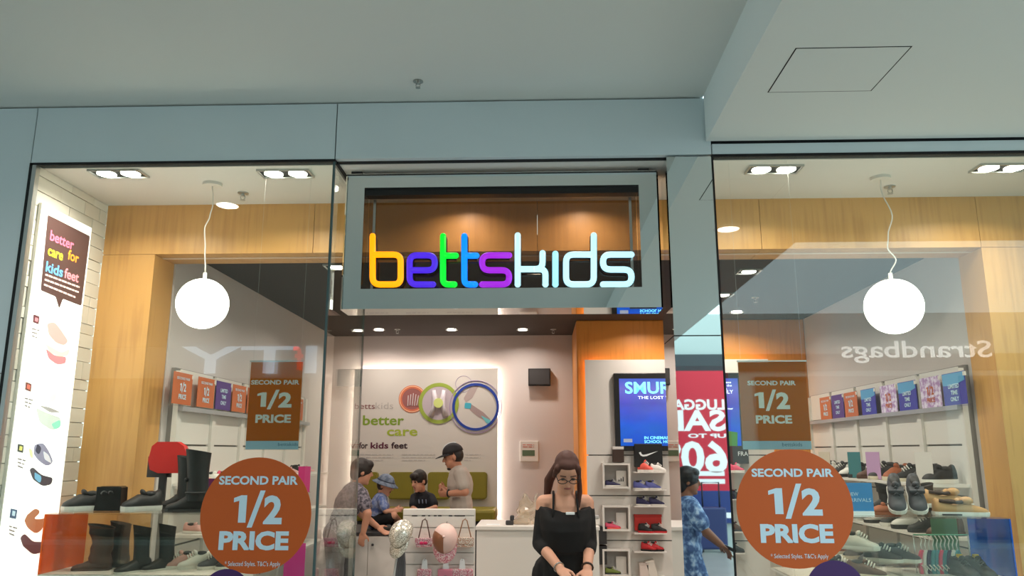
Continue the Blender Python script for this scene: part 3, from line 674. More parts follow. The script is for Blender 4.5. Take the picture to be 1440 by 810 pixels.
# ---------------------------------------------------------------- promo cards along both side walls
def card(kind, loc, rz, label, w=.275, h=.205):
    t = thing('promo_card', label, 'sign card', loc, rz, group='promo cards along the shop walls')
    if kind == 'o':
        MB().box((-w / 2, 0, 0), (w / 2, .004, h)).build('card', mat('card_orange', (196, 104, 60), .5), t, True)
        txt(t, 'SECOND PAIR', 0, h * .78, h * .08, PRINTB, -.002, w * .7, .02, 'C'); txt(t, '1/2', 0, h * .42, h * .24, PRINTB, -.002, None, .03, 'C'); txt(t, 'PRICE', 0, h * .17, h * .15, PRINTB, -.002, None, .03, 'C')
    elif kind == 'p':
        MB().box((-w / 2, 0, 0), (w / 2, .004, h)).build('card', mat('card_purple', (84, 56, 128), .5), t, True)
        for k, s_ in enumerate(('LIMITED', 'TIME', 'ONLY')): txt(t, s_, 0, h * (.62 - .22 * k), h * .13, PRINTB, -.002, None, .03, 'C')
    elif kind == 'b':
        MB().box((-w / 2, 0, 0), (w / 2, .004, h)).build('card', mat('card_indigo', (62, 62, 160), .5), t, True)
        MB().prism([(-w / 2 + .004, h * .62), (-w / 2 + .004, h - .004), (w / 2 - .004, h - .004), (w / 2 - .004, h * .72), (0, h * .60)], -.0015, 0).build('sky_band', mat('card_sky', (90, 160, 205), .5), t, True)
        for k, s_ in enumerate(('LIMITED', 'TIME', 'ONLY')): txt(t, s_, 0, h * (.52 - .2 * k), h * .13, PRINTB, -.003, None, .03, 'C')
    else:
        MB().box((-w / 2, 0, 0), (w / 2, .004, h)).build('card', pattern('card_lilac', (176, 140, 190), (225, 215, 235), 30), t, True)
        txt(t, '1/2', 0, h * .42, h * .26, mat('card_orange', (196, 104, 60), .5), -.002, None, .03, 'C'); txt(t, 'PRICE', 0, h * .17, h * .15, mat('card_orange', (196, 104, 60), .5), -.002, None, .03, 'C')
    MB().box((w / 2 - .012, -.004, h - .03), (w / 2 + .012, .006, h - .005)).build('clip', WHITE, t, True)
    MB().box((-w / 2, .004, -.012), (w / 2, .02, 0)).build('holder_lip', ACRYL, t, True)
    return t
for i, (y, k) in enumerate([(5.07, 'o'), (5.44, 'o'), (5.75, 'p'), (6.06, 'o'), (6.37, 'o'), (6.72, 'p'), (7.03, 'o'), (7.6, 'o')]):
    nm = {'o': 'orange half-price', 'p': 'purple limited-time'}[k]
    card(k, (XIL + .10, y, 1.925), 90, nm + ' card on left wall, ' + ['first', 'second', 'third', 'fourth', 'fifth', 'sixth', 'seventh', 'eighth'][i] + ' from the timber portal')
for i, (y, k) in enumerate([(4.93 + .18, 'b'), (5.42, 'l'), (5.76, 'b'), (6.07, 'l'), (6.44, 'b'), (6.80, 'o'), (7.10, 'p'), (7.40, 'o')]):
    nm = {'o': 'orange half-price', 'p': 'purple limited-time', 'b': 'indigo limited-time', 'l': 'lilac half-price'}[k]
    card(k, (XIR - .10, y, 1.915), -90, nm + ' card on right wall, ' + ['first', 'second', 'third', 'fourth', 'fifth', 'sixth', 'seventh', 'eighth'][i] + ' from the timber portal')
# ================================================================ SHOP FITTINGS
def shelf_unit(x, sgn, rz, side):
    """slatted wall shelving; local x runs along the wall, -y points into the shop"""
    t = thing('wall_shelving', 'white slatted wall shelving along the ' + side + ' shop wall', 'shelving', (x, 6.55, 0), rz)
    L = 1.45
    MB().box((-L, -.03, .15), (L, 0, 2.17)).build('backing', mat('shelf_back', (120, 114, 108), .7), t, True)
    for i in range(6):
        xx = -L + .03 + i * (2 * L - .06) / 5
        MB().box((xx - .03, -.065, .1), (xx + .03, -.031, 2.15)).build('post', WHITE, t, True)
    zs = [.15, .60, 1.02, 1.34, 1.665, 1.92, 2.17]
    for i in range(5):
        xa = -L + .06 + i * (2 * L - .06) / 5; xb = xa + (2 * L - .06) / 5 - .06
        for k in range(6): MB().box((xa + .002, -.045, zs[k] + .006), (xb - .002, -.031, zs[k + 1] - .006)).build('slat_board', WHITE, t, True)
    MB().box((-L, -.10, 1.885), (L, -.066, 1.915)).build('sign_rail', mat('rail_grey', (160, 158, 160), .4), t, True)
    for zz in (1.42, 1.10, .78): MB().box((-L + .02, -.32, zz - .018), (L - .02, -.066, zz)).build('shelf', WHITE, t, True)
    return t
shelf_unit(XIL, 1, 90, 'left'); shelf_unit(XIR, -1, -90, 'right')

# service counter
a, b = P(670, 740, 6.45), P(842, 740, 6.45)
ct = thing('service_counter', 'white service counter behind the shop assistant', 'counter', ((a.x + b.x) / 2, 6.45, 0))
MB().box((a.x, 6.47, 0), (b.x, 7.05, a.z - .03)).build('body', WHITE, ct); MB().box((a.x - .008, 6.45, a.z - .03), (b.x + .008, 7.07, a.z), .004).build('counter_top', WHITE, ct)
CTZ = a.z
# fitting platform (low cupboards) and bench behind it
PF = 7.62; pz = .875
pf = thing('fitting_platform', 'white cupboard platform with dark top where the boys sit', 'platform', (-1.65, PF, 0))
pa, pb_ = P(470, 757, PF).x, P(614, 757, PF).x
MB().box((pa, PF + .02, 0), (pb_, 8.45, pz - .03)).build('body', WHITE, pf); MB().box((pa - .01, PF, pz - .03), (pb_ + .01, 8.45, pz), .004).build('dark_top', DKGREY, pf)
dw = (pb_ - pa) / 3
for k in range(3):
    d = MB().box((pa + k * dw + .003, PF + .002, .06), (pa + (k + 1) * dw - .003, PF + .02, pz - .036)).build('cupboard_door', WHITE, pf)
    xk = pa + (k + 1) * dw - .045 if k % 2 == 0 else pa + k * dw + .045
    MB().ell((xk, PF - .008, pz - .11), (.012, .012, .012), seg=10, rng=6).build('knob', DKGREY, d)
OLIVE = mat('olive_vinyl', (128, 118, 30), .5, bump=.05)
be = thing('upholstered_bench', 'olive upholstered bench along the back wall', 'bench', (-1.35, 8.75, 0))
xa, xb = P(500, 720, 8.6).x, P(697, 720, 8.6).x
MB().box((xa, 8.52, .90), (xb, YB - .1, 1.02), .03).build('seat_pad', OLIVE, be); MB().box((xa + .03, 8.56, 0), (xb - .03, YB - .1, .90)).build('base', DKGREY, be)
for k, (u0, u1) in enumerate(((505, 531.5), (546, 582), (601, 633), (656, 685))):
    a, b = P(u0, 702, BY - .07), P(u1, 664, BY - .07)
    c = thing('back_cushion', 'olive rectangular back cushion on wall poster, ' + ['leftmost, behind the leaning woman', 'between the two seated boys', 'behind the man in the cap', 'rightmost, right of the man'][k], 'cushion', ((a.x + b.x) / 2, BY - .04, a.z), group='olive back cushions')
    m = MB().prism(rrect(a.x, a.z, b.x, b.z, .035), BY - .08, BY - .002); m.build('pad', OLIVE, c)
    MB().prism(rrect(a.x + .012, a.z + .012, b.x - .012, b.z - .012, .03), BY - .095, BY - .08).build('front_cover', OLIVE, c)

# ---------------------------------------------------------------- accessory stand in the middle
GY = 5.6
a, b = P(564, 810, GY), P(668, 716, GY)
gd = thing('accessory_stand', 'white slotted accessory stand hung with small bags and caps', 'display stand', ((a.x + b.x) / 2, GY, 0))
MB().box((a.x, GY + .012, .08), (b.x, GY + .05, b.z), .004).build('core', mat('stand_white', (206, 200, 192), .5), gd)
zs = [.1] + [P(620, v, GY).z for v in (812, 794, 777, 742, 725)] + [b.z]
for i in range(len(zs) - 1): MB().box((a.x + .004, GY, zs[i] + .003), (b.x - .004, GY + .012, zs[i + 1] - .003)).build('slat_board', WHITE, gd)
MB().box((a.x - .02, GY - .15, 0), (b.x + .02, GY + .25, .08)).build('base', WHITE, gd)
sl = MB()
for u0, u1 in ((579, 587), (593, 598), (602, 605), (610, 614), (616, 621), (631, 636), (639, 654)):
    p, q = P(u0, 726, GY - .001), P(u1, 724.5, GY - .001); sl.box((p.x, GY - .002, p.z), (q.x, GY, q.z))
sl.build('slot_openings', BLACKGAP, gd)
PINKSQ = sparkle('pink_sequins', (214, 120, 140), (255, 225, 225)); COPSQ = sparkle('copper_sequins', (205, 150, 125), (255, 240, 225))
SILSQ = sparkle('silver_sequins', (170, 165, 150), (245, 240, 225)); BLUSH = mat('blush_satin', (226, 190, 180), .5); BRONZE = mat('bronze_foil', (150, 98, 72), .35, metal=.4)
def sequin_bag(u0, u1, v0, v1, vt, m, strap, label, bow=False):
    Y = GY - .045; p, q = P(u0, v1, Y), P(u1, v0, Y); top = P((u0 + u1) / 2, vt, Y); w = q.x - p.x; h = q.z - p.z
    t = thing('sequin_bag', label, 'handbag', ((p.x + q.x) / 2, Y, p.z))
    MB().box((-w / 2, -.03, 0), (w / 2, .04, h), .012).build('pouch', m, t, True)
    MB().box((-w / 2 - .003, -.036, h * .35), (w / 2 + .003, -.028, h + .004), .003).build('flap', m, t, True)
    MB().tube([(-w * .36, 0, h), (-.014, 0, top.z - p.z - .01), (0, 0, top.z - p.z), (.014, 0, top.z - p.z - .01), (w * .36, 0, h)], .0045, 6).build('strap', strap, t, True)
    MB().tube([(0, -.005, top.z - p.z - .004), (0, .05, top.z - p.z + .004)], .003, 6).build('hook', STEELB, t, True)
    if bow:
        for s in (-1, 1): MB().ell((s * .014, -.04, h * .5), (.014, .006, .011), seg=8, rng=6).build('bow_loop', mat('hot_pink', (200, 30, 90), .5), t, True)
sequin_bag(585, 608, 757, 769, 730, PINKSQ, mat('brown_strap', (96, 66, 54), .6), 'small pink sequin bag with brown strap hanging left on the stand', True)
sequin_bag(641, 666, 756, 769, 730, COPSQ, mat('tan_strap', (150, 110, 80), .6), 'small copper sequin bag with tan strap hanging right on the stand')
def cap(loc, rx, rz_, label, m1, m2, m3):
    t = thing('cap', label, 'cap', loc, rz_)
    M = Matrix.Rotation(R(rx), 3, 'X')
    MB().ell((0, 0, 0), (.085, .10, .095), M, 20, 6, 0, 1).build('crown', m1, t, True)
    b = MB(); n = 11; top = []; bot = []
    for k in range(n):
        a = R(-160 + 140 * k / (n - 1)); top.append((a, .088, .10)); 
    vs = []; 
    for rr_, zz in ((1.0, .004), (1.62, -.012)):
        for k in range(n):
            a = R(-165 + 150 * k / (n - 1)); f = 1 if rr_ == 1 else 1 + .62 * math.sin(math.pi * k / (n - 1))
            vs.append(M @ Vector((.085 * f * math.cos(a) * (1 if rr_ == 1 else .92), .10 * f * math.sin(a), zz * (1 if rr_ == 1 else math.sin(math.pi * k / (n - 1))))))
    vs2 = [v + M @ Vector((0, 0, -.004)) for v in vs]; N = len(vs); fs = []
    for k in range(n - 1):
        fs += [(k, k + 1, n + k + 1, n + k), (N + k, N + n + k, N + n + k + 1, N + k + 1), (n + k, n + k + 1, N + n + k + 1, N + n + k)]
    b.add(vs + vs2, fs, True); b.build('brim', m2, t, True)
    MB().ell(M @ Vector((0, 0, .096)), (.009, .009, .005), M, 8, 4).build('button', m3, t, True)
    MB().ell((.0, 0, 0), (.0865, .1015, .0965), M @ Matrix.Rotation(R(90), 3, 'Z'), 10, 6, .15, .99).build('front_panel', m3, t, True) if False else None
    return t
p = P(626, 757, GY - .1); t = cap(p, 78, 0, 'bronze and blush satin child cap with sequin brim on the stand', BLUSH, PINKSQ, BLUSH)
bpn = MB(); Mx = Matrix.Rotation(R(78), 3, 'X'); vs = []
for i in range(8):
    ph = R(4 + 84 * i / 7)
    for k in range(8):
        a_ = R(150 + 118 * k / 7); vs.append(Mx @ Vector((.0865 * math.cos(ph) * math.cos(a_), .1015 * math.cos(ph) * math.sin(a_), .0965 * math.sin(ph))))
bpn.add(vs, [(8 * i + k, 8 * i + k + 1, 8 * i + k + 9, 8 * i + k + 8) for i in range(7) for k in range(7)], True); bpn.build('bronze_panel', BRONZE, t, True)
MB().tube([(0, .0, .08), (0, .10, .10)], .003, 6).build('hook', STEELB, t, True)
# silver cap hanging on the stand's left end over a grey scarf
p = P(566, 752, GY - .16)
t = cap(p, 60, -35, 'silver quilted sequin cap hanging on the left end of the stand', SILSQ, SILSQ, SILSQ)
MB().box((.02, -.03, -.10), (.055, -.027, -.05)).build('price_tag', PRINTW, t, True); MB().tube([(.03, -.01, -.02), (.037, -.028, -.05)], .001, 5).build('tag_string', WHITE, t, True)
a = P(564, 770, GY - .13)
t = thing('grey_scarf', 'grey and silver scarf hanging below the silver cap', 'scarf', (a.x, GY - .13, a.z))
GREYF = mat('grey_fabric', (82, 82, 84), .8); LGREYF = mat('silver_fabric', (178, 178, 174), .5)
for k in range(5):
    x = -.03 + k * .017; MB().tube([(x * .4, 0, .02), (x * .8 - .005, -.01, -.1), (x * 1.2 - .02, 0, -.3), (x * 1.5 - .03, .005, -.5)], [.008, .011, .013, .014], 7).build('fold', LGREYF if k == 0 else GREYF, t, True)
MB().tube([(0, 0, .02), (.02, .1, .05), (.06, .125, .055)], .003, 6).build('hook', STEELB, t, True)
for k, (u, lb_) in enumerate(((597, 'pink packaged hair accessory hanging at lower left of the stand'), (627, 'pink packaged hair accessory hanging in the lower middle of the stand'), (650, 'pink packaged purse with white hanger at lower right of the stand'))):
    p = P(u, 800, GY - .03); t = thing('packaged_accessory', lb_, 'accessory', p, group='packaged accessories on the stand'); w = (.05, .055, .075)[k]
    MB().box((-w, -.012, -.10), (w, .02, .0), .01).build('pink_pack', PINKSQ if k != 1 else mat('pink_pack', (214, 130, 150), .5), t, True)
    MB().prism([(-.022, -.005), (.022, -.005), (.016, .055), (.006, .065), (-.006, .065), (-.016, .055)], -.002, .002).build('hang_tab', PRINTW, t, True)
    MB().disc(0, -.06, .02, .02, -.016, -.011, 16).build('grey_badge', mat('badge_grey', (120, 120, 125), .4), t, True)
    MB().tube([(0, -.003, .058), (0, .03, .062)], .0025, 6).build('hook', STEELB, t, True)

# ---------------------------------------------------------------- things on the counter
p = P(738, 738, 6.6); t = thing('plastic_bag', 'crumpled clear plastic bag standing on the white counter', 'bag', (p.x, 6.66, CTZ))
b = MB(); rings = []
for i in range(9):
    zz = i / 8; rr = .085 * (1 - .25 * zz) * (1.15 if i == 1 else 1)
    rings.append([(math.cos(a) * rr * (1 + .25 * random.uniform(-1, 1)) + .03 * zz, math.sin(a) * rr * .8 * (1 + .25 * random.uniform(-1, 1)), zz * (.21 + .04 * math.cos(3 * a) * zz)) for a in [2 * math.pi * k / 14 for k in range(14)]])
b.rings(rings, False, False); b.build('film', glassy('crinkled_film', (235, 225, 210), 1.6, .3, .12), t, True)
MB().box((-.05, -.03, .004), (.04, .03, .11), .008).build('contents', mat('cream_box', (220, 205, 185), .6), t, True)
p = P(717, 740, 6.55); t = thing('barcode_scanner', 'small dark hand scanner lying on the white counter', 'scanner', (p.x, 6.58, CTZ))
MB().box((-.035, -.03, .0), (.03, .03, .035), .008).build('body', DKGREY, t, True); MB().box((0, -.025, .033), (.035, .025, .075), .01).build('head', DKGREY, t, True)
p = P(694, 738, 6.55); t = thing('paper_slip', 'thin paper receipt lying flat on the white counter', 'paper', (p.x, 6.6, CTZ)); MB().box((-.06, -.04, .0), (.05, .04, .002)).build('sheet', PRINTW, t, True); MB().box((-.01, -.03, .002), (.04, .03, .004)).build('folded_end', PRINTW, t, True)
p = P(843, 740, 6.5); t = thing('card_reader', 'white card reader at the right end of the counter', 'card reader', (p.x - .03, 6.62, CTZ)); MB().box((-.04, -.05, 0), (.04, .05, .05), .008).build('base', WHITE, t, True); MB().box((-.03, -.055, .05), (.035, .03, .075), .006).build('keypad', mat('light_grey', (170, 168, 165), .5), t, True)
# ================================================================ SHOES  (toe +x, sole on z = 0)
def col(name, rgb, rough=.6): return mat('shoe_' + name, rgb, rough, bump=.03)
SHC = {k: col(k, v) for k, v in dict(black=(24, 22, 22), grey=(62, 62, 68), charcoal=(44, 42, 42), white=(222, 218, 210), tan=(190, 146, 98), brown=(86, 54, 38), darkbrown=(58, 40, 30), pink=(222, 80, 110),
       red=(190, 34, 40), blue=(96, 102, 170), navy=(36, 34, 74), cream=(216, 204, 180), rust=(150, 78, 40), lime=(110, 124, 50), teal=(70, 140, 150), rose=(200, 150, 140), coral=(232, 92, 78)).items()}
UPX = (0, .05, .18, .32, .45, .6, .75, .88, .96, 1.0); UPW = (.28, .38, .41, .39, .40, .46, .5, .46, .34, .12)
TOPS = {'sneaker': (.88, 1.0, .93, .84, .86, .72, .52, .43, .36, .22), 'slip': (.75, .86, .72, .62, .66, .66, .52, .42, .34, .22), 'boot': (.9, 1.0, 1.0, .98, .95, .72, .52, .44, .36, .22)}
_SM = {}
def shoe_meshes(kind, L, W, Hh):
    key = (kind, L, W, Hh)
    if key in _SM: return _SM[key]
    out = {}; st = Hh * (.2 if kind != 'boot' else .14)
    def ringx(x, w, z0, z1, n=10, pw=.75):
        r = []
        for k in range(n):
            a = math.pi * k / (n - 1); c, s = math.cos(a), math.sin(a)
            r.append((x, w * math.copysign(abs(c) ** pw, c), z0 + (z1 - z0) * abs(s) ** pw))
        return r
    b = MB(); b.rings([ringx((x - .5) * L, w * W, st * .8, max(st + .004, t * Hh)) for x, w, t in zip(UPX, UPW, TOPS[kind])]); out['upper'] = b.mesh('upper')
    b = MB(); n = 20; pts = []
    outl = [(x, w) for x, w in zip(UPX, UPW)]
    poly = [((x - .5) * L * 1.03, w * W * 1.08) for x, w in outl] + [((x - .5) * L * 1.03, -w * W * 1.08) for x, w in reversed(outl)]
    b.rings([[(x * .98, y * .95, 0) for x, y in poly], [(x, y, st * .4) for x, y in poly], [(x, y, st) for x, y in poly]], False); out['sole'] = b.mesh('sole')
    if kind == 'boot':
        return _SM.setdefault(key, out)
    top = TOPS[kind][3] * Hh
    b = MB(); b.ell((-.24 * L, 0, top + .004), (.19 * L, .27 * W, Hh * .14), Matrix.Rotation(R(-4), 3, 'Y'), 14, 6); out['lining'] = b.mesh('lining')
    b = MB(); b.ell((-.035 * L, 0, top + .07 * Hh), (.075 * L, .22 * W, .2 * Hh), Matrix.Rotation(R(35), 3, 'Y'), 10, 6); out['tongue'] = b.mesh('tongue')
    if kind == 'sneaker':
        b = MB()
        for k in range(4):
            x = (.47 + k * .065 - .5) * L; zz = Hh * (.90 - .085 * k); b.tube([(x, -.22 * W, zz - .10 * Hh), (x + .008, 0, zz + .015), (x, .22 * W, zz - .10 * Hh)], .004, 5)
        out['laces'] = b.mesh('laces')
    return _SM.setdefault(key, out)
def shoe(kind, loc, rz, label, up, sole='white', L=.22, W=.085, Hh=.085, lining='charcoal', lace='white', tilt=0, group='shoes on display', extra=None, name='shoe'):
    t = thing(name, label, 'shoe', loc, rz, group=group); t.rotation_euler = (0, R(tilt), R(rz))
    cm = {'upper': up, 'sole': sole, 'lining': lining, 'tongue': up, 'laces': lace}
    for k, me in shoe_meshes(kind, L, W, Hh).items():
        key = (me.name, cm[k])
        if key not in _SM: m2 = me.copy(); m2.materials.append(SHC[cm[k]]); _SM[key] = m2
        o = bpy.data.objects.new(k, _SM[key]); COL.objects.link(o); o.parent = t
    if extra == 'velcro':
        MB().box((-.03 * L, -.42 * W, Hh * .66), (.16 * L, .42 * W, Hh * .84), .004).build('strap', SHC[up], t, True)
    if extra == 'boat':
        MB().tube([(-.42 * L, -.3 * W, Hh * .74), (-.1 * L, -.42 * W, Hh * .66), (.06 * L, -.30 * W, Hh * .72)], .010, 6).build('side_strap', SHC['darkbrown'], t, True)
        MB().ell((.09 * L, -.02, Hh * .74), (.035, .03, .022), None, 10, 6).build('flap', SHC['tan'], t, True)
        MB().box((-.40 * L, -W * .56, .004), (-.05 * L, -W * .40, .011)).build('sole_stripe', SHC['charcoal'], t, True)
    return t
def boot(loc, rz, label, up, sole='charcoal', L=.22, W=.085, Hf=.10, Hs=.28, bow=False, group='boots on display', slouch=0, rx=.052):
    t = thing('tall_boot', label, 'boot', loc, rz, group=group)
    for k, me in shoe_meshes('boot', L, W, Hf).items():
        key = (me.name, up if k == 'upper' else sole)
        if key not in _SM: m2 = me.copy(); m2.materials.append(SHC[key[1]]); _SM[key] = m2
        o = bpy.data.objects.new('foot' if k == 'upper' else k, _SM[key]); COL.objects.link(o); o.parent = t
    b = MB(); n = 14; rg = []
    for i in range(9):
        q = i / 8; zz = Hf * .55 + (Hs - Hf * .55) * q; cx = -.24 * L + .012 * q + slouch * math.sin(q * 9) * .006
        r1 = rx * (1.0 - .12 * math.sin(q * math.pi)) * (1 + .12 * q) * (1 + slouch * .08 * math.sin(q * 20)); rg.append([(cx + r1 * math.cos(a), r1 * .82 * math.sin(a), zz + .012 * q * math.cos(a)) for a in [2 * math.pi * k / n for k in range(n)]])
    b.rings(rg, True, False); b.build('shaft', SHC[up], t, True)
    MB().rings([[(p[0], p[1], p[2] - .004) for p in rg[-1]], [(p[0] * .9 - .0053 * 1, p[1] * .9, p[2] - .004) for p in rg[-1]], [(p[0] * .9 - .0053, p[1] * .9, p[2] - .05) for p in rg[-1]]], True, True).build('inner_lining', SHC['charcoal'], t, True)
    if bow:
        for s in (-1, 1): MB().ell((-.24 * L + rx * 1.0, s * .02, Hs * .52), (.01, .02, .012), None, 8, 6).build('bow_loop', SHC[up], t, True)
        MB().tube([(-.24 * L + rx * math.cos(a), rx * .85 * math.sin(a), Hf * 1.0) for a in [2 * math.pi * k / 12 for k in range(13)]], .006, 6).build('ankle_strap', SHC['black'], t, True)
    return t

# ---------------------------------------------------------------- acrylic display cases in the windows
def case(x0, x1, y0, y1, z0, z1, side, tint, label, name_):
    t = thing('display_case', label, 'display case', ((x0 + x1) / 2, y0, 0)); th = .008
    MB().box((x0 + .02, y0 + .02, 0), (x1 - .02, y1 - .02, z0 - .012)).build('plinth', WHITE, t)
    MB().box((x0, y0, z0 - .012), (x1, y1, z0)).build('base_board', WHITE, t)
    MB().box((x0, y0, z1 - th), (x1, y1, z1)).build('top_sheet', ACRYL, t)
    MB().box((x0 + th, y0, z0), (x1 - th, y0 + th, z1 - th)).build('front_sheet', ACRYL, t)
    sx = x0 if side < 0 else x1 - th; ox = x1 - th if side < 0 else x0
    MB().box((sx, y0, z0), (sx + th, y1, z1 - th)).build('tinted_side', tint, t)
    MB().box((ox, y0, z0), (ox + th, y1, z1 - th)).build('clear_side', ACRYL, t)
    return t
CZ0, CZ1 = .985, 1.30
cl = case(-2.655, -1.62, 4.25, 4.66, CZ0, CZ1, -1, ORANGEAC, 'clear acrylic display case with orange end in the left window', 'l')
MB().box((-2.262, 4.256, CZ0), (-2.254, 4.65, CZ1 - .008)).build('divider', ACRYL, cl)
case(1.30, 2.425, 4.25, 4.66, CZ0, 1.29, 1, BLUEAC, 'clear acrylic display case with blue end in the right window', 'r')
TZ = CZ1 + .001
def at(u, v, Y): p = P(u, v, Y); return p.x
# on the left case
shoe('slip', (at(115, 716, 4.40), 4.40, TZ), 222, 'black suede slip-on with white sole, leftmost on the left case', 'black', 'white', .20, .12, .135, 'black')
shoe('slip', (at(198, 716, 4.40), 4.40, TZ), 222, 'black suede slip-on with white sole beside the tall black boots', 'black', 'white', .20, .12, .135, 'black')
t = thing('bow_bag', 'black patent bag with a bow between two black slip-ons', 'bag', (at(155, 716, 4.42), 4.42, TZ))
MB().prism([(-.075, 0), (.075, 0), (.07, .125), (.055, .132), (-.045, .132), (-.06, .12)], -.035, .035).build('pouch', mat('black_patent', (14, 13, 14), .2), t, True)
MB().box((-.068, -.042, .06), (.072, -.034, .13), .004).build('flap', mat('black_patent', (14, 13, 14), .2), t, True)
for s in (-1, 1): MB().ell((s * .02, -.048, .095), (.02, .008, .014), Matrix.Rotation(R(15 * s), 3, 'Y'), 10, 6).build('bow_loop', mat('black_patent', (14, 13, 14), .2), t, True)
boot((at(262, 716, 4.36), 4.36, TZ), 192, 'tall black leather boot in front at the right of the left case', 'black', 'charcoal', .22, .085, .10, .325, True, rx=.062)
boot((at(250, 710, 4.56), 4.56, TZ), 172, 'tall black leather boot standing behind its twin on the left case', 'black', 'charcoal', .21, .085, .10, .29, False, rx=.055)
# inside the left case
boot((at(128, 800, 4.42), 4.42, CZ0), 190, 'brown slouchy striped boot inside the left case near the orange end', 'brown', 'brown', .20, .08, .07, .235, slouch=1, rx=.06)
boot((at(155, 800, 4.54), 4.54, CZ0), 190, 'black boot behind the brown slouchy boot inside the left case', 'black', 'charcoal', .19, .08, .07, .24)
boot((at(186, 800, 4.36), 4.36, CZ0), 232, 'black ankle-cuffed boot left of its twin inside the left case', 'black', 'white', .19, .08, .07, .235, rx=.044)
boot((at(222, 800, 4.44), 4.44, CZ0), 232, 'black ankle-cuffed boot right of its twin inside the left case', 'black', 'white', .19, .08, .07, .235, rx=.044)
# shelf risers full of sandals between the left case and the glass
for i, (u, c, lb_) in enumerate(((252, 'rose', 'rose sparkly sandal'), (272, 'white', 'white trainer'), (300, 'grey', 'grey canvas shoe'), (325, 'charcoal', 'charcoal canvas shoe'))):
    shoe('sneaker', (at(u, 800, 4.5), 4.5, CZ0), 200 + i * 7, lb_ + ' inside the right half of the left case', c, 'white', .17, .075, .09)
for i, (u, c) in enumerate(((255, 'cream'), (290, 'red'))):
    t = shoe('slip', (at(u, 735, 4.62), 4.60, CZ0 + .001), 210, ('cream' if i == 0 else 'red') + ' ballet flat at the back of the left case', c, 'charcoal', .17, .07, .06)

# pink and purple card signs in the left window
def stand_card(u0, u1, v0, v1, Y, rgb, label, lines=0, zb=None):
    a, b = P(u0, v1, Y), P(u1, v0, Y); w = (b.x - a.x) / 2; h = b.z - a.z
    t = thing('sign_card', label, 'sign card', ((a.x + b.x) / 2, Y, a.z), group='coloured card signs')
    MB().box((-w, 0, 0), (w, .003, h)).build('card', mat('card_%d_%d_%d' % rgb, rgb, .5), t, True)
    MB().box((-w, -.012, -.004), (w, .02, .002)).build('foot', ACRYL, t, True)
    return t
t = stand_card(271, 312, 673, 716, 4.45, (150, 52, 120), 'purple card sign behind the orange sticker in the left window'); MB().box((-.09, -.02, -.02), (.09, .03, -.004)).build('stand', WHITE, t, True)
t = stand_card(276, 286, 640, 674, 4.6, (214, 110, 150), 'narrow pink card sign behind the tall black boots'); MB().box((-.01, .002, TZ - t.location.z), (.01, .008, 0)).box((-.03, -.02, TZ - t.location.z), (.03, .03, TZ - t.location.z + .004)).build('stand', ACRYL, t, True)
stand_card(418, 437, 656, 692, 5.0, (196, 40, 110), 'magenta card sign right of the orange sticker')
stand_card(398, 430, 764, 812, 4.45, (206, 40, 130), 'magenta card sign below the orange sticker beside the glass')
# red and grey step stool seat on a wall bracket
p = P(238, 642, 4.62)
t = thing('step_stool', 'red padded stool seat on a dark grey pedestal behind the tall boots', 'stool', (p.x, 4.62, TZ))
h0 = p.z - TZ
MB().prism([(-.115, -.02 + h0), (-.10, -.075 + h0), (-.05, -.095 + h0), (.07, -.095 + h0), (.115, -.07 + h0), (.12, -.0 + h0), (.09, .06 + h0), (.05, .085 + h0), (-.07, .085 + h0), (-.10, .06 + h0)], -.02, .03).build('red_pad', mat('red_vinyl', (206, 34, 28), .4), t, True)
MB().box((-.14, .03, h0 - .12), (-.0, .05, h0 + .0)).build('grey_backplate', DKGREY, t, True)
MB().box((-.06, .02, 0), (-.02, .04, h0 - .08)).build('pedestal', DKGREY, t, True); MB().box((-.10, -.02, 0), (.02, .045, .012)).build('pedestal_foot', DKGREY, t, True)

# on the right case
RZ = 1.291
for k, u in enumerate((1262, 1290)):
    shoe('sneaker', (at(u, 722, 4.42), 4.42, RZ + .066), -110 + k * 3, 'grey suede velcro trainer with white sole, ' + ('left' if k == 0 else 'right') + ' of the pair on the right case', 'grey', 'white', .225, .090, .115, 'charcoal', 'grey', extra='velcro', tilt=33)
pr_ = thing('shoe_wedge', 'clear wedge tilting the grey velcro trainers forward', 'prop', (at(1279, 722, 4.50), 4.52, RZ)); MB().add([(-.10, -.06, 0), (.10, -.06, 0), (.10, .06, 0), (-.10, .06, 0), (-.10, .06, .09), (.10, .06, .09)], [(0, 3, 2, 1), (0, 1, 5, 4), (2, 3, 4, 5), (0, 4, 3), (1, 2, 5)]).build('wedge_body', ACRYL, pr_, True); MB().box((-.10, -.062, 0), (.10, -.058, .012)).build('toe_stop', ACRYL, pr_, True)
shoe('slip', (at(1349, 724, 4.36), 4.34, RZ), -8, 'front tan boat shoe of the pair on the right case', 'tan', 'white', .265, .095, .105, 'darkbrown', extra='boat')
shoe('slip', (at(1336, 706, 4.50), 4.52, RZ + .03), -8, 'rear tan boat shoe propped behind its twin on the right case', 'tan', 'white', .245, .095, .115, 'darkbrown', extra='boat')
pr_ = thing('shoe_prop', 'small clear block under the rear tan boat shoe', 'prop', (at(1336, 706, 4.52), 4.52, RZ)); MB().box((-.09, -.03, 0), (.09, .03, .026)).build('block', ACRYL, pr_, True); MB().box((-.1, -.035, .026), (.1, .035, .029)).build('block_top', ACRYL, pr_, True)
boot((at(1238, 722, 4.58), 4.58, RZ), 150, 'black ankle boot standing behind the grey trainers', 'black', 'charcoal', .19, .08, .08, .15, rx=.045)
shoe('slip', (at(1236, 722, 4.45), 4.40, RZ), 165, 'rust leather shoe between the blue card and grey trainers', 'rust', 'rust', .17, .07, .075, 'darkbrown')
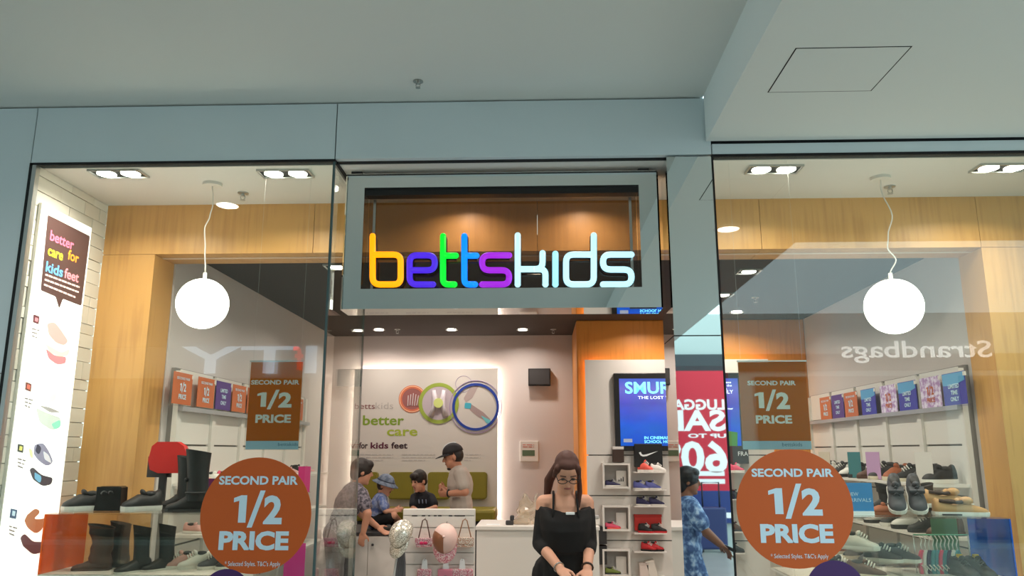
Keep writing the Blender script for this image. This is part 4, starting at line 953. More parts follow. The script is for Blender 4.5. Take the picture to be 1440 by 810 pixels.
boot((at(1310, 722, 4.60), 4.60, RZ), 35, 'dark brown ankle boot behind the grey trainers and tan shoes', 'darkbrown', 'charcoal', .20, .08, .08, .15, rx=.045)
a, b = P(1191, 726, 4.33), P(1224, 679, 4.33)
t = thing('arrivals_card', 'blue NEW ARRIVALS card standing on the right case', 'sign card', ((a.x + b.x) / 2, 4.33, RZ)); w = .075; h = b.z - RZ
MB().box((-w, 0, .02), (w, .003, h)).build('card', mat('card_blue', (50, 130, 190), .45), t, True); MB().box((-w, -.004, 0), (w, .03, .022)).build('white_foot', PRINTW, t, True)
txt(t, 'NEW', -.055, h * .60, .018, PRINTB, -.002, .055, 0); txt(t, 'ARRIVALS', -.066, h * .42, .018, PRINTB, -.002, .13, 0)
# inside the right case
for i, (u, c, zz) in enumerate(((1212, 'white', .12), (1243, 'charcoal', .06), (1268, 'grey', .06))):
    t = thing('case_riser', ['clear riser under the white trainer', 'clear riser under the charcoal trainer', 'clear riser under the grey trainer'][i], 'riser', (at(u, 790, 4.45), 4.45, CZ0))
    MB().box((-.055, -.09, zz - .006), (.055, .09, zz)).build('riser_top', ACRYL, t, True)
    for s in (-1, 1): MB().box((s * .051 - .003, -.09, 0), (s * .051 + .003, .09, zz - .006)).build('riser_side', ACRYL, t, True)
    shoe('sneaker', (at(u, 790, 4.45), 4.45, CZ0 + zz + .001), -35, c + ' trainer on a clear riser inside the right case', c, 'white', .19, .08, .09)
shoe('sneaker', (at(1182, 800, 4.42), 4.42, CZ0), -20, 'black trainer on the floor of the right case near the purple sticker', 'black', 'grey', .19, .08, .09)
shoe('sneaker', (at(1218, 800, 4.34), 4.33, CZ0), -30, 'brown trainer on the floor of the right case at front', 'brown', 'cream', .19, .08, .08)
shoe('slip', (at(1275, 775, 4.55), 4.56, CZ0 + .02), -30, 'rust moccasin at the back of the right case', 'rust', 'brown', .17, .07, .08)
for k, u in enumerate((1358, 1381)):
    s_ = shoe('sneaker', (at(u, 800, 4.34), 4.36, CZ0), -82, 'dark trainer with yellow lace tab, ' + ('left' if k == 0 else 'right') + ' of the pair by the blue end', 'charcoal', 'charcoal', .19, .08, .095, 'black', 'black')
    MB().box((-.035, -.012, .085), (-.01, .012, .108), .003).build('yellow_tab', mat('yellow_tab', (220, 180, 40), .6), s_, True)
# flip-flop rack inside the right case
ra, rb = P(1284, 752, 4.46), P(1361, 754, 4.46)
t = thing('flip_flop_rack', 'green rail rack for flip-flops inside the right case', 'rack', ((ra.x + rb.x) / 2, 4.46, CZ0)); zr = ra.z - CZ0; wr = (rb.x - ra.x) / 2
MB().tube([(-wr, 0, zr), (wr, 0, zr)], .004, 8).build('rail', mat('rail_green', (120, 190, 160), .4), t, True)
for s in (-1, 1): MB().tube([(s * wr, 0, 0), (s * wr, 0, zr)], .004, 8).build('post', ALU, t, True)
MB().box((wr - .16, .06, zr - .19), (wr - .02, .064, zr + .09)).build('green_backcard', mat('green_card', (110, 150, 112), .6), t, True); MB().box((wr - .16, .05, 0), (wr - .02, .075, zr - .19)).build('card_foot', WHITE, t, True)
fl = [('pink', 0), ('white', 1), ('navy', 2), ('teal', 3), ('teal', 4), ('pink', 5), ('teal', 6), ('navy', 7), ('white', 8), ('teal', 9)]
for c, k in fl:
    x = ra.x + .03 + (rb.x - ra.x - .10) * k / 9
    f = thing('flip_flop', c + ' child flip-flop on the rack, ' + ['first', 'second', 'third', 'fourth', 'fifth', 'sixth', 'seventh', 'eighth', 'ninth', 'tenth'][k] + ' from the left', 'flip-flop', (x, 4.445, CZ0 + zr - .15), 25, group='flip-flops on the rack')
    sole = [(math.sin(a) * .03 * (1.0 + .12 * math.cos(a)), -math.cos(a) * .075) for a in [2 * math.pi * q / 18 for q in range(18)]]
    MB().prism(sole, -.006, .006).build('sole', SHC[c], f, True)
    MB().tube([(-.024, -.01, .0), (0, -.022, -.03), (.024, -.01, .0)], .003, 6).build('strap', SHC['white'], f, True)
    MB().tube([(0, 0, .07), (-.006, 0, .1), (.006, 0, .125), (0, .01, .147)], .0035, 6).build('hanger', WHITE, f, True)

# ---------------------------------------------------------------- shoes on the wall shelving
ORD = ['first', 'second', 'third', 'fourth', 'fifth', 'sixth', 'seventh', 'eighth', 'ninth', 'tenth', 'eleventh', 'twelfth', 'thirteenth', 'fourteenth']
cols_r = ['black', 'charcoal', 'black', 'rust', 'charcoal', 'brown', 'black', 'white', 'charcoal', 'white', 'black', 'darkbrown', 'black']
sole_r = ['white', 'charcoal', 'cream', 'cream', 'cream', 'brown', 'charcoal', 'black', 'white', 'charcoal', 'white', 'brown', 'charcoal']
for row, zz in enumerate((1.42, 1.10, .78)):
    n = (13, 11, 9)[row]
    for i in range(n):
        y = 5.22 + i * (2.65 / n); k = (i + row * 5) % 13
        shoe('sneaker' if (i + row) % 3 else 'slip', (XIR - .20, y, zz + .001), 196 + random.uniform(-20, 16), '%s shoe with %s sole, %s on the %s right-wall shelf' % (cols_r[k].replace('darkb', 'dark b'), sole_r[k], ORD[i], ['top', 'middle', 'bottom'][row]), cols_r[k], sole_r[k], .245, .095, (.14, .125, .115)[(i + row) % 3])
cols_l = ['rose', 'white', 'pink', 'rose', 'cream', 'tan', 'white', 'coral', 'rose', 'charcoal']
for row, zz in enumerate((1.42, 1.10)):
    n = (11, 9)[row]
    for i in range(n):
        y = 5.22 + i * (2.65 / n); k = (i + row * 3) % 10
        shoe('slip' if (i + row) % 3 else 'sneaker', (XIL + .20, y, zz + .001), -16 + random.uniform(-16, 20), '%s child shoe, %s on the %s left-wall shelf' % (cols_l[k], ORD[i], ['top', 'middle'][row]), cols_l[k], 'white', .17, .07, .08)
for i, (y, c, rgb) in enumerate(((5.06 + .16, 'white', (214, 206, 200)), (6.0, 'lilac', (190, 150, 190)), (6.35, 'teal', (60, 120, 125)), (7.0, 'cream', (205, 190, 170)))):
    t = thing('shelf_card', c + ' upright price card among the shoes on the top right-wall shelf', 'sign card', (XIR - .29, y, 1.42), -62, group='shelf cards'); MB().box((-.06, 0, .004), (.06, .003, .20)).build('card', mat('sc_' + c, rgb, .5), t, True); MB().box((-.06, -.01, 0), (.06, .015, .004)).build('foot', ACRYL, t, True)

# ---------------------------------------------------------------- sports shoes on the white slat panel
SY_ = PY
def shadow_box(v0, v1, i):
    a, b = P(848, v1, SY_ - .13), P(886, v0, SY_ - .13); w = b.x - a.x; h = b.z - a.z; d = .13
    t = thing('shadow_box', 'white open display cube on the slat panel, ' + ['top', 'middle', 'bottom'][i] + ' of the column', 'display cube', (a.x, SY_, a.z), group='display cubes'); th = .018
    MB().box((0, -d, 0), (th, -.002, h)).build('side', WHITE, t, True); MB().box((w - th, -d, 0), (w, -.002, h)).build('side', WHITE, t, True)
    MB().box((th, -d, 0), (w - th, -.002, th)).build('bottom', WHITE, t, True); MB().box((th, -d, h - th), (w - th, -.002, h)).build('top', WHITE, t, True)
    MB().box((th, -.012, th), (w - th, -.002, h - th)).build('back', mat('cube_back', (176, 170, 164), .6), t, True)
    return a, w, h
for i, (v0, v1, c, s) in enumerate(((651.5, 687, 'navy', 'white'), (711, 747, 'pink', 'coral'), (772.5, 811, 'lime', 'charcoal'))):
    a, w, h = shadow_box(v0, v1, i)
    shoe('sneaker', (a.x + w * .38, SY_ - .075, a.z + .019), 5, c + ' running shoe in the ' + ['top', 'middle', 'bottom'][i] + ' display cube', c, s, .15, .065, .06)
    t = thing('brand_card', ['white card with three-stripe mark in the top display cube', 'white card with tick mark in the middle display cube', 'plain pale card in the bottom display cube'][i], 'sign card', (a.x + w * .70, SY_ - .05, a.z + .019)); MB().box((-.05, 0, 0), (.05, .004, h * .62)).build('card', mat('card_white', (214, 208, 200), .5), t, True)
    MB().box((-.05, -.01, 0), (.05, 0, .004)).build('foot', WHITE, t, True)
    if i == 0:
        for k in range(3): MB().prism([(-.03 + k * .02, .045), (-.018 + k * .02, .045), (-.018 + k * .02 + (-.012 * 0), .06 + k * .014), (-.026 + k * .02, .066 + k * .014)], -.002, 0).build('stripe', BLACK, t, True)
def swoosh(parent, x, z, s, m, y=-.003):
    pts = [(-.5, .12), (-.42, -.02), (-.30, -.08), (-.10, -.06), (.5, .20), (-.12, .03), (-.28, .01), (-.36, .05), (-.40, .16)]
    MB().prism([(x + a * s, z + b * s) for a, b in pts], y, y + .002).build('tick_mark', m, parent, True)
a, b = P(893, 657, SY_ - .09), P(931, 624, SY_ - .09)
t = thing('shoe_sign_box', 'black box sign with a white tick mark under the screen', 'sign box', ((a.x + b.x) / 2, SY_ - .09, a.z)); w = (b.x - a.x) / 2
MB().box((-w, 0, 0), (w, .088, b.z - a.z), .004).build('box', BLACK, t, True); swoosh(t, 0, (b.z - a.z) * .52, .19, PRINTW, -.0025)
a, b = P(1019, 652, SY_ - .09), P(1052, 627, SY_ - .09)
t = thing('shoe_sign_box', 'black box sign with pale FRA lettering right of the mirror column', 'sign box', ((a.x + b.x) / 2, SY_ - .09, a.z)); w = (b.x - a.x) / 2
MB().box((-w, 0, 0), (w, .088, b.z - a.z), .004).build('box', DKGREY, t, True); px_txt(t, 'FRA', 1038, 1052, 641, 635, SY_ - .09, PRINTW, .0, dy=-.003)
a, b = P(862, 650, SY_ - .09), P(877, 628, SY_ - .09)
t = thing('gift_box', 'small dark brown box with pale lid on the top display cube', 'box', ((a.x + b.x) / 2, SY_ - .10, a.z)); w = (b.x - a.x) / 2
MB().box((-w, 0, 0), (w, .08, (b.z - a.z) * .82), .003).build('box', SHC['darkbrown'], t, True); MB().box((-w, 0, (b.z - a.z) * .82), (w, .08, b.z - a.z), .003).build('lid', WHITE, t, True)
def slat_shelf(u0, u1, v, label):
    a, b = P(u0, v, SY_ - .15), P(u1, v, SY_ - .15)
    t = thing('slat_shelf', label, 'shelf', ((a.x + b.x) / 2, SY_, a.z), group='small shelves on the slat panel'); w = (b.x - a.x) / 2
    MB().box((-w, -.16, -.008), (w, 0, 0)).build('shelf_board', ACRYL if False else WHITE, t, True); MB().box((-w, -.006, 0), (w, -.002, .03)).build('back_lip', WHITE, t, True)
    return a.z
rows = [(664, [('coral', 908), ('white', 926)]), (689, [('blue', 902), ('blue', 919)]), (712, [('navy', 906), ('navy', 924)]), (750, [('black', 909), ('black', 927)]), (776, [('red', 913), ('red', 923)])]
for i, (v, ss) in enumerate(rows):
    zz = slat_shelf(892, 938, v, 'small white shelf on the slat panel, %s from top left of mirror column' % ORD[i])
    for j, (c, u) in enumerate(ss):
        shoe('sneaker', (at(u, v, SY_ - .09), SY_ - .085 - .03 * 0, zz + .001), -25 + 20 * j, '%s trainer, %s of two on the %s slat shelf left of column' % (c, ['left', 'right'][j], ORD[i]), c, {'black': 'red', 'red': 'black'}.get(c, 'white'), .15, .07, .085 if c != 'coral' else .11)
a, b = P(893, 748, SY_ - .055), P(930, 724, SY_ - .055)
t = thing('shoe_box', 'red shoe box standing on the slat shelf behind black trainers', 'shoe box', ((a.x + b.x) / 2, SY_ - .05, a.z + .012)); w = (b.x - a.x) / 2
MB().box((-w, 0, 0), (w, .045, (b.z - a.z) * .8), .003).build('box', mat('box_red', (186, 36, 26), .5), t, True); MB().box((-w - .004, -.003, (b.z - a.z) * .8), (w + .004, .046, b.z - a.z - .01)).build('lid', mat('box_red', (186, 36, 26), .5), t, True)
rows = [(664, 'pink'), (702, 'charcoal'), (716, None), (748, 'brown'), (778, 'black')]
k = 0
for i, (v, c) in enumerate(rows):
    if c is None: continue
    zz = slat_shelf(1014, 1048, v, 'small white shelf on the slat panel, %s from top right of mirror column' % ORD[k]); k += 1
    for j, u in enumerate((1022, 1036)):
        shoe('sneaker', (at(u, v, SY_ - .09), SY_ - .085, zz + .001), -25 + 20 * j, '%s trainer, %s of two on the %s slat shelf right of column' % (c, ['left', 'right'][j], ORD[k - 1]), c, 'white' if c == 'pink' else 'charcoal', .15, .07, .085)
for i, (v0, v1) in enumerate(((741, 765), (768, 794))):
    a, b = P(841, v1, SY_ - .12), P(853, v0, SY_ - .12)
    t = thing('shoe_sleeve', 'dark upright shoe box left of the display cubes, ' + ['upper', 'lower'][i], 'shoe box', ((a.x + b.x) / 2, SY_ - .12, a.z)); w = (b.x - a.x) / 2
    MB().box((-w, 0, 0), (w, .118, (b.z - a.z) * .85), .003).build('box', SHC['charcoal'], t, True); MB().box((-w - .003, -.003, (b.z - a.z) * .85), (w + .003, .118, b.z - a.z)).build('lid', SHC['black'], t, True)
for i, (u0, u1, v0, v1, rot, rgb) in enumerate(((900, 912, 792, 812, 0, (214, 196, 186)), (914, 925, 788, 812, 14, (220, 210, 198)))):
    a, b = P(u0, v1, SY_ - .1), P(u1, v0, SY_ - .1)
    t = thing('shoe_box_upright', ['pale upright shoe box low on the slat panel', 'tilted cream shoe box low on the slat panel'][i], 'shoe box', ((a.x + b.x) / 2, SY_ - .10, a.z)); w = (b.x - a.x) / 2
    t.rotation_euler = (0, R(-rot), 0)
    MB().box((-w, 0, 0), (w, .09, (b.z - a.z) * .88), .003).build('box', mat('pale_box_%d' % i, rgb, .6), t, True); MB().box((-w - .003, -.003, (b.z - a.z) * .88), (w + .003, .09, b.z - a.z)).build('lid', mat('pale_box_%d' % i, rgb, .6), t, True)
zz = slat_shelf(892, 938, 812, 'small white shelf lowest on the slat panel left of mirror column')
# ================================================================ PEOPLE
def skin(name, rgb): return mat('skin_' + name, rgb, .55, spec=.35)
EYE_M = mat('eye_dark', (40, 28, 22), .3); LIP = mat('lip', (150, 84, 76), .5)
def frame(f, up=Vector((0, 0, 1))):
    f = Vector(f).normalized(); s = f.cross(up).normalized(); u = s.cross(f); return Matrix((s, f, u)).transposed()
def add_hand(b, w, d, n, th, s, curl=.5):
    """wrist, finger direction, palm normal, thumb side"""
    d = Vector(d).normalized(); n = (Vector(n) - d * Vector(n).dot(d)).normalized(); sd = d.cross(n).normalized()
    if sd.dot(Vector(th)) < 0: sd = -sd
    M = Matrix((sd, n, d)).transposed()
    b.ell(w + d * .045 * s, (.038 * s, .015 * s, .052 * s), M, 10, 6)
    for k, L in enumerate((.070, .078, .072, .056)):
        o = w + d * .082 * s + sd * (.027 - .018 * k) * s; m1 = o + (d * math.cos(curl * .6) + n * math.sin(curl * .6)) * L * .5 * s; m2 = m1 + (d * math.cos(curl * 1.6) + n * math.sin(curl * 1.6)) * L * .5 * s
        b.capsule(o, .0088 * s, m1, .0082 * s, 7); b.capsule(m1, .0082 * s, m2, .0072 * s, 7)
    o = w + d * .025 * s + sd * .026 * s; m1 = o + (d * .6 + sd * .7 + n * .2).normalized() * .038 * s; m2 = m1 + (d * .9 + sd * .2 + n * .3).normalized() * .030 * s
    b.capsule(o, .012 * s, m1, .0105 * s, 7); b.capsule(m1, .0105 * s, m2, .0085 * s, 7)
def person(label, base, J, s, sk, hair_m, hair, clothes, body_f, head_f, name='person', voxel=.0085, shape=1.0, face=True, curl=.5, bust=0, hs=None):
    t = thing(name, label, 'person', base); J = {k: Vector(v) for k, v in J.items()}; hs = hs or s
    F = Vector(body_f).normalized(); sp = (J['neck'] - J['pelvis']).normalized(); sh = (J['shL'] - J['shR']).normalized()
    Ff = sh.cross(sp).normalized()
    if Ff.dot(F) < 0: Ff = -Ff
    T = Matrix((sh, Ff, Ff.cross(sh) if Ff.cross(sh).dot(sp) < 0 and False else sp)).transposed()
    def torso(b, g, lo=0.0, shoulders=True):
        pel, nk, ch = J['pelvis'], J['neck'], J['chest']
        W = (J['shL'] - J['shR']).length
        if lo <= .1: b.ell(pel, (.155 * s * shape + g, .11 * s + g, .12 * s + g), T)
        b.ell(pel.lerp(ch, .5), (.135 * s * shape + g, .10 * s + g, .15 * s + g), T); b.ell(ch, (W * .42 + g, .115 * s + g, .16 * s + g), T)
        b.ell(ch.lerp(nk, .5), (W * .40 + g, .095 * s + g, .11 * s + g), T)
        if bust:
            for q in (-1, 1): b.ell(ch + sh * q * .07 * s + Ff * .085 * s - sp * .0 * s, (.055 * s + g, .05 * s + g, .055 * s + g), T)
        if shoulders:
            b.capsule(J['shL'], .050 * s + g, nk - sp * .03 * s, .055 * s + g); b.capsule(J['shR'], .050 * s + g, nk - sp * .03 * s, .055 * s + g)
    def arm(b, q, g, frac=2.0):
        a, e, w = J['sh' + q], J['el' + q], J['wr' + q]
        r0, r1, r2 = .050 * s, .039 * s, .027 * s
        if frac >= 1: b.capsule(a, r0 + g, e, r1 + g)
        else: b.capsule(a, r0 + g, a.lerp(e, frac), r0 + (r1 - r0) * frac + g * 1.5)
        if frac >= 2: b.capsule(e, r1 + g, w, r2 + g)
        elif frac > 1: b.capsule(e, r1 + g, e.lerp(w, frac - 1), r1 + g)
    def leg(b, q, g, frac=2.0):
        a, e, w = J['hip' + q], J['kn' + q], J['an' + q]
        if frac >= 1: b.capsule(a, .082 * s + g, e, .054 * s + g)
        else: b.capsule(a, .082 * s + g, a.lerp(e, frac), .07 * s + g)
        if frac >= 2: b.capsule(e, .054 * s + g, w, .037 * s + g)
        elif frac > 1: b.capsule(e, .054 * s + g, e.lerp(w, frac - 1), .05 * s + g)
    HM = frame(head_f); S, HF, U = HM.col[0], HM.col[1], HM.col[2]; c = J['head']
    def hp(a, f, u): return c + S * a * hs + HF * f * hs + U * u * hs
    b = MB(); torso(b, 0)
    for q in 'LR': arm(b, q, 0); leg(b, q, 0)
    b.capsule(J['neck'] - sp * .02 * s, .055 * s, hp(0, -.015, -.06), .047 * hs)
    b.ell(hp(0, -.008, .022), (.073 * hs, .092 * hs, .098 * hs), HM); b.ell(hp(0, .026, -.045), (.056 * hs, .062 * hs, .072 * hs), HM); b.ell(hp(0, .062, -.097), (.026 * hs, .022 * hs, .02 * hs), HM)
    b.capsule(hp(0, .084, .012), .008 * hs, hp(0, .102, -.022), .0125 * hs)
    for q in (-1, 1): b.ell(hp(q * .074, -.008, -.012), (.009 * hs, .019 * hs, .03 * hs), HM)
    for q in 'LR':
        w = J['wr' + q]; d = (w - J['el' + q]).normalized(); inward = (J['chest'] + Ff * .3 - w); inward -= d * inward.dot(d)
        add_hand(b, w, d, J.get('pn' + q, inward), J.get('th' + q, Ff + Vector((0, 0, .5))), s * 1.0, curl)
        a = J['an' + q]; ff = J.get('ft' + q, Ff); ff = Vector((ff.x, ff.y, ff.z if 'ft' + q in J else 0)).normalized()
        b.capsule(a - Vector((0, 0, .03 * s)) - ff * .03 * s, .036 * s, a + ff * .13 * s - Vector((0, 0, .045 * s)), .03 * s)
    soft(b, 'body', sk, t, voxel, 3)
    if face:
        for q in (-1, 1):
            MB().ell(hp(q * .031, .080, .012), (.013 * hs, .008 * hs, .007 * hs), HM, 8, 6).build('eye', EYE_M, t)
            MB().capsule(hp(q * .046, .076, .034), .0035 * hs, hp(q * .016, .086, .036), .004 * hs, 6).build('eyebrow', hair_m, t)
        MB().ell(hp(0, .083, -.055), (.023 * hs, .008 * hs, .007 * hs), HM, 10, 6).build('mouth', LIP, t)
    if hair:
        b = MB()
        for kind, *a in hair:
            if kind == 'e': b.ell(hp(*a[0]), [k * hs for k in a[1]], HM)
            else: b.capsule(hp(*a[0]), a[1] * hs, hp(*a[2]), a[3] * hs)
        soft(b, 'hair', hair_m, t, .007, 3)
    for cn, m, g, spec in clothes:
        b = MB()
        if 'torso' in spec: torso(b, g, spec.get('lo', 0), spec.get('shoulders', True))
        if 'hips' in spec: b.ell(J['pelvis'], (.155 * s * shape + g, .112 * s + g, .11 * s + g), T)
        for q in 'LR':
            if spec.get('arm'): arm(b, q, g, spec['arm'])
            if spec.get('leg'): leg(b, q, g, spec['leg'])
            if spec.get('shoe'):
                a = J['an' + q]; ff = J.get('ft' + q, Ff); ff = Vector((ff.x, ff.y, ff.z if 'ft' + q in J else 0)).normalized(); b2 = MB()
                b2.capsule(a - Vector((0, 0, .03 * s)) - ff * .04 * s, .046 * s, a + ff * .14 * s - Vector((0, 0, .045 * s)), .04 * s); soft(b2, cn, m, t, .009, 2)
        for a in spec.get('blob', ()): b.ell(a[0], a[1], T)
        if b.v: soft(b, cn, m, t, voxel, 4)
    return t, hp, HM, T, hs
DOWN = Vector((0, 0, -1))
JEANS = mat('dark_denim', (38, 40, 52), .8); BLACKCL = mat('black_jersey', (15, 14, 15), .85, bump=.05); SHOEB = mat('dark_shoe', (30, 28, 28), .6)

# --- shop assistant
Y = 4.95
pel = P(788, 812, Y + .06); pel.z = .92
J = dict(head=P(797, 664, Y - .10), neck=P(794, 699, Y - .02), chest=P(793, 735, Y), pelvis=pel, shR=P(765, 707, Y), shL=P(824, 707, Y), elR=P(759, 764, Y - .02), elL=P(829, 764, Y - .02), wrR=P(787, 799, Y - .26), wrL=P(826, 800, Y - .22),
         hipL=pel + Vector((.085, 0, -.03)), hipR=pel + Vector((-.085, 0, -.03)))
for q, sg_ in (('L', 1), ('R', -1)): J['kn' + q] = Vector((pel.x + sg_ * .09, Y + .03, .48)); J['an' + q] = Vector((pel.x + sg_ * .09, Y + .06, .085)); J['pn' + q] = Vector((0, .3, -1)); J['th' + q] = Vector((-sg_, -.3, 0))
BRH = mat('auburn_hair', (70, 34, 22), .65)
hair = [('e', (0, -.022, .034), (.079, .092, .094)), ('e', (0, .018, .078), (.060, .054, .034)), ('c', (.058, .034, .055), .024, (.076, .0, -.03), .014), ('c', (-.058, .034, .055), .024, (-.075, .02, -.02), .014),
        ('c', (-.076, .01, -.03), .015, (-.080, .05, -.11), .017), ('c', (-.080, .05, -.11), .017, (-.072, .10, -.18), .011), ('c', (.05, -.07, .0), .026, (.098, -.07, -.12), .032), ('c', (.098, -.07, -.12), .032, (.112, -.02, -.22), .020)]
t, hp, HM, T, hs = person('shop assistant in black off-shoulder top and glasses looking down', (pel.x, Y, 0), J, 1.0, skin('fair', (208, 156, 130)), BRH, hair,
    [('trousers', BLACKCL, .012, dict(hips=1, leg=2)), ('shoes', SHOEB, 0, dict(shoe=1))], (0, -1, 0), (.05, -.77, -.60), voxel=.007, bust=1, curl=.8)
Vv = lambda a: Vector(a)
# off-shoulder blouse: lofted shell that starts below the collarbones
b = MB(); rg = []
ch = J['chest']; W = (J['shL'] - J['shR']).length; cx = (J['shL'].x + J['shR'].x) / 2
for zz, hw, hd, dy, sag in ((J['shL'].z - .012, W * .5 + .032, .105, -.01, .055), (J['shL'].z - .08, W * .5 + .036, .140, -.015, .03), (ch.z - .04, W * .5 + .03, .150, -.015, 0), (ch.z - .16, W * .5 + .01, .135, 0, 0), (pel.z + .10, W * .5 + .02, .135, .03, 0), (pel.z - .08, W * .5 + .035, .150, .05, 0)):
    rg.append([(cx + (pel.x - cx) * 0 + hw * math.copysign(abs(math.cos(a)) ** .8, math.cos(a)), Y + dy + hd * math.sin(a), zz - sag * (1 - abs(math.cos(a))) ) for a in [2 * math.pi * k / 28 for k in range(28)]])
b.rings(rg, True, True)
for q in 'LR':
    b.capsule(J['sh' + q] - Vector((0, 0, .05)), .056, J['el' + q], .048); b.capsule(J['el' + q], .048, J['el' + q].lerp(J['wr' + q], .25), .045)
soft(b, 'blouse', BLACKCL, t, .008, 3)
for q, sg_ in (('L', 1), ('R', -1)):
    MB().tube([J['sh' + q] + Vector((-sg_ * .05, -.13, -.10)), J['sh' + q] + Vector((-sg_ * .055, -.105, -.03)), J['sh' + q] + Vector((-sg_ * .058, -.055, .045)), J['sh' + q] + Vector((-sg_ * .058, .0, .066)), J['sh' + q] + Vector((-sg_ * .058, .06, .03))], .008, 6).build('shoulder_strap', BLACKCL, t)
n0 = P(802, 722, Y - .17); MB().box((n0.x - .026, Y - .176, n0.z - .007), (n0.x + .026, Y - .150, n0.z + .007), .002).build('name_badge', PRINTW, t)
GL = MB()
for q in (-1, 1):
    GL.tube([hp(q * .034 + .027 * math.cos(a), .098, .010 + .017 * math.sin(a)) for a in [2 * math.pi * k / 14 for k in range(15)]], .0026, 5); GL.tube([hp(q * .061, .097, .016), hp(q * .080, .0, .012)], .0026, 5)
GL.tube([hp(-.008, .1, .014), hp(.008, .1, .014)], .0026, 5); GL.build('glasses', BLACK, t)
w = J['wrL']; e = J['elL']; dd = (w - e).normalized(); M3 = frame(dd)
MB().tube([w - dd * .015 + M3.col[0] * .031 * math.cos(a) + M3.col[2] * .031 * math.sin(a) for a in [2 * math.pi * k / 14 for k in range(15)]], .006, 6).build('bracelet', SHC['darkbrown'], t)
w = J['wrR']; e = J['elR']; dd = (w - e).normalized(); M3 = frame(dd)
MB().tube([w - dd * .01 + M3.col[0] * .030 * math.cos(a) + M3.col[2] * .030 * math.sin(a) for a in [2 * math.pi * k / 14 for k in range(15)]], .004, 6).build('bangle', STEELB, t)

# --- man in a cap
Y = 7.8
pel = P(650, 740, Y); pel.z = .93
J = dict(head=P(637, 642, Y), neck=P(645, 662, Y), chest=P(647, 682, Y), pelvis=pel, shL=P(648, 667, Y - .17), shR=P(647, 667, Y + .17), elL=P(654, 692, Y - .22), elR=P(642, 692, Y + .2), wrL=P(631, 694, Y - .15), wrR=P(628, 689, Y + .1),
         hipL=pel + Vector((0, -.085, -.03)), hipR=pel + Vector((0, .085, -.03)))
for q, sg_ in (('L', -1), ('R', 1)): J['kn' + q] = Vector((pel.x - .02, Y + sg_ * .09, .49)); J['an' + q] = Vector((pel.x + .03, Y + sg_ * .09, .085)); J['pn' + q] = Vector((0, -sg_ * 1.0, .4)); J['th' + q] = Vector((0, 0, 1))
DH = mat('dark_brown_hair', (34, 24, 18), .6)
t, hp, HM, T, hs = person('man in beige tee and dark cap standing beside the bench', (pel.x, Y, 0), J, 1.02, skin('tan', (188, 132, 104)), DH, [('e', (0, -.03, .01), (.078, .078, .085)), ('e', (0, .06, -.10), (.03, .025, .02))],
    [('tee_shirt', mat('beige_cotton', (176, 164, 152), .85, bump=.05), .014, dict(torso=1, arm=.62)), ('trousers', JEANS, .014, dict(hips=1, leg=2)), ('shoes', SHOEB, 0, dict(shoe=1))], (-1, -.1, 0), (-.95, -.12, -.25), curl=.9)
CAPM = mat('black_cap', (26, 20, 22), .7)
MB().ell(hp(0, -.008, .035), (.084 * hs, .105 * hs, .095 * hs), HM, 18, 6, 0, 1).build('cap_crown', CAPM, t)
b = MB(); vs = []; n = 9
for k in range(n):
    a = math.pi * k / (n - 1); x = .08 * math.cos(a); f0 = -.008 + .10 * math.sin(a) ** .6 * (1 if True else 0); f1 = f0 + .075 * math.sin(a)
    vs += [hp(x, f0, .042), hp(x * .95, f1, .026), hp(x * .95, f1, .020), hp(x, f0, .036)]
b.add(vs, [(4 * k + i, 4 * k + (i + 1) % 4, 4 * (k + 1) + (i + 1) % 4, 4 * (k + 1) + i) for k in range(n - 1) for i in range(4)], True); b.build('cap_brim', CAPM, t)
MB().tube([hp(.0, -.008 + .107 * math.cos(a), .035 + .097 * math.sin(a)) for a in [R(35 + 12 * k) for k in range(8)]], .005, 5).build('cap_piping', PRINTW, t)
MB().tube([J['wrL'] + frame((J['wrL'] - J['elL'])).col[0] * .031 * math.cos(a) + frame((J['wrL'] - J['elL'])).col[2] * .031 * math.sin(a) for a in [2 * math.pi * k / 12 for k in range(13)]], .008, 6).build('watch', BLACK, t)

# --- woman leaning towards the boys
Y = 7.25
pel = P(474, 748, Y + .05); pel.z = .90
J = dict(head=P(509, 663, Y), neck=P(501, 684, Y), chest=P(491, 707, Y), pelvis=pel, shR=P(508, 695, Y - .16), shL=P(494, 690, Y + .17), elR=P(517, 722, Y - .22), elL=P(508, 722, Y + .2), wrR=P(511, 748, Y - .18), wrL=P(530, 740, Y + .22),
         hipR=pel + Vector((0, -.085, -.03)), hipL=pel + Vector((0, .085, -.03)))
for q, sg_ in (('R', -1), ('L', 1)): J['kn' + q] = Vector((pel.x + .03, Y + .03 + sg_ * .09, .47)); J['an' + q] = Vector((pel.x - .02, Y + .03 + sg_ * .09, .085)); J['th' + q] = Vector((1, 0, 0))
t, hp, HM, T, hs = person('woman with short brown hair in dark patterned top leaning over', (pel.x, Y, 0), J, .98, skin('fair2', (196, 140, 112)), DH, [('e', (0, -.015, .03), (.088, .102, .098)), ('e', (0, -.055, -.02), (.075, .055, .07)), ('e', (0, .05, .07), (.07, .05, .045))],
    [('blouse', pattern('floral_top', (62, 58, 66), (128, 120, 128), 40), .016, dict(torso=1, arm=.6)), ('trousers', mat('dark_brown_trousers', (40, 30, 28), .85), .014, dict(hips=1, leg=2)), ('shoes', SHOEB, 0, dict(shoe=1))], (1, .2, 0), (.9, .42, -.15), curl=.5, shape=1.05)

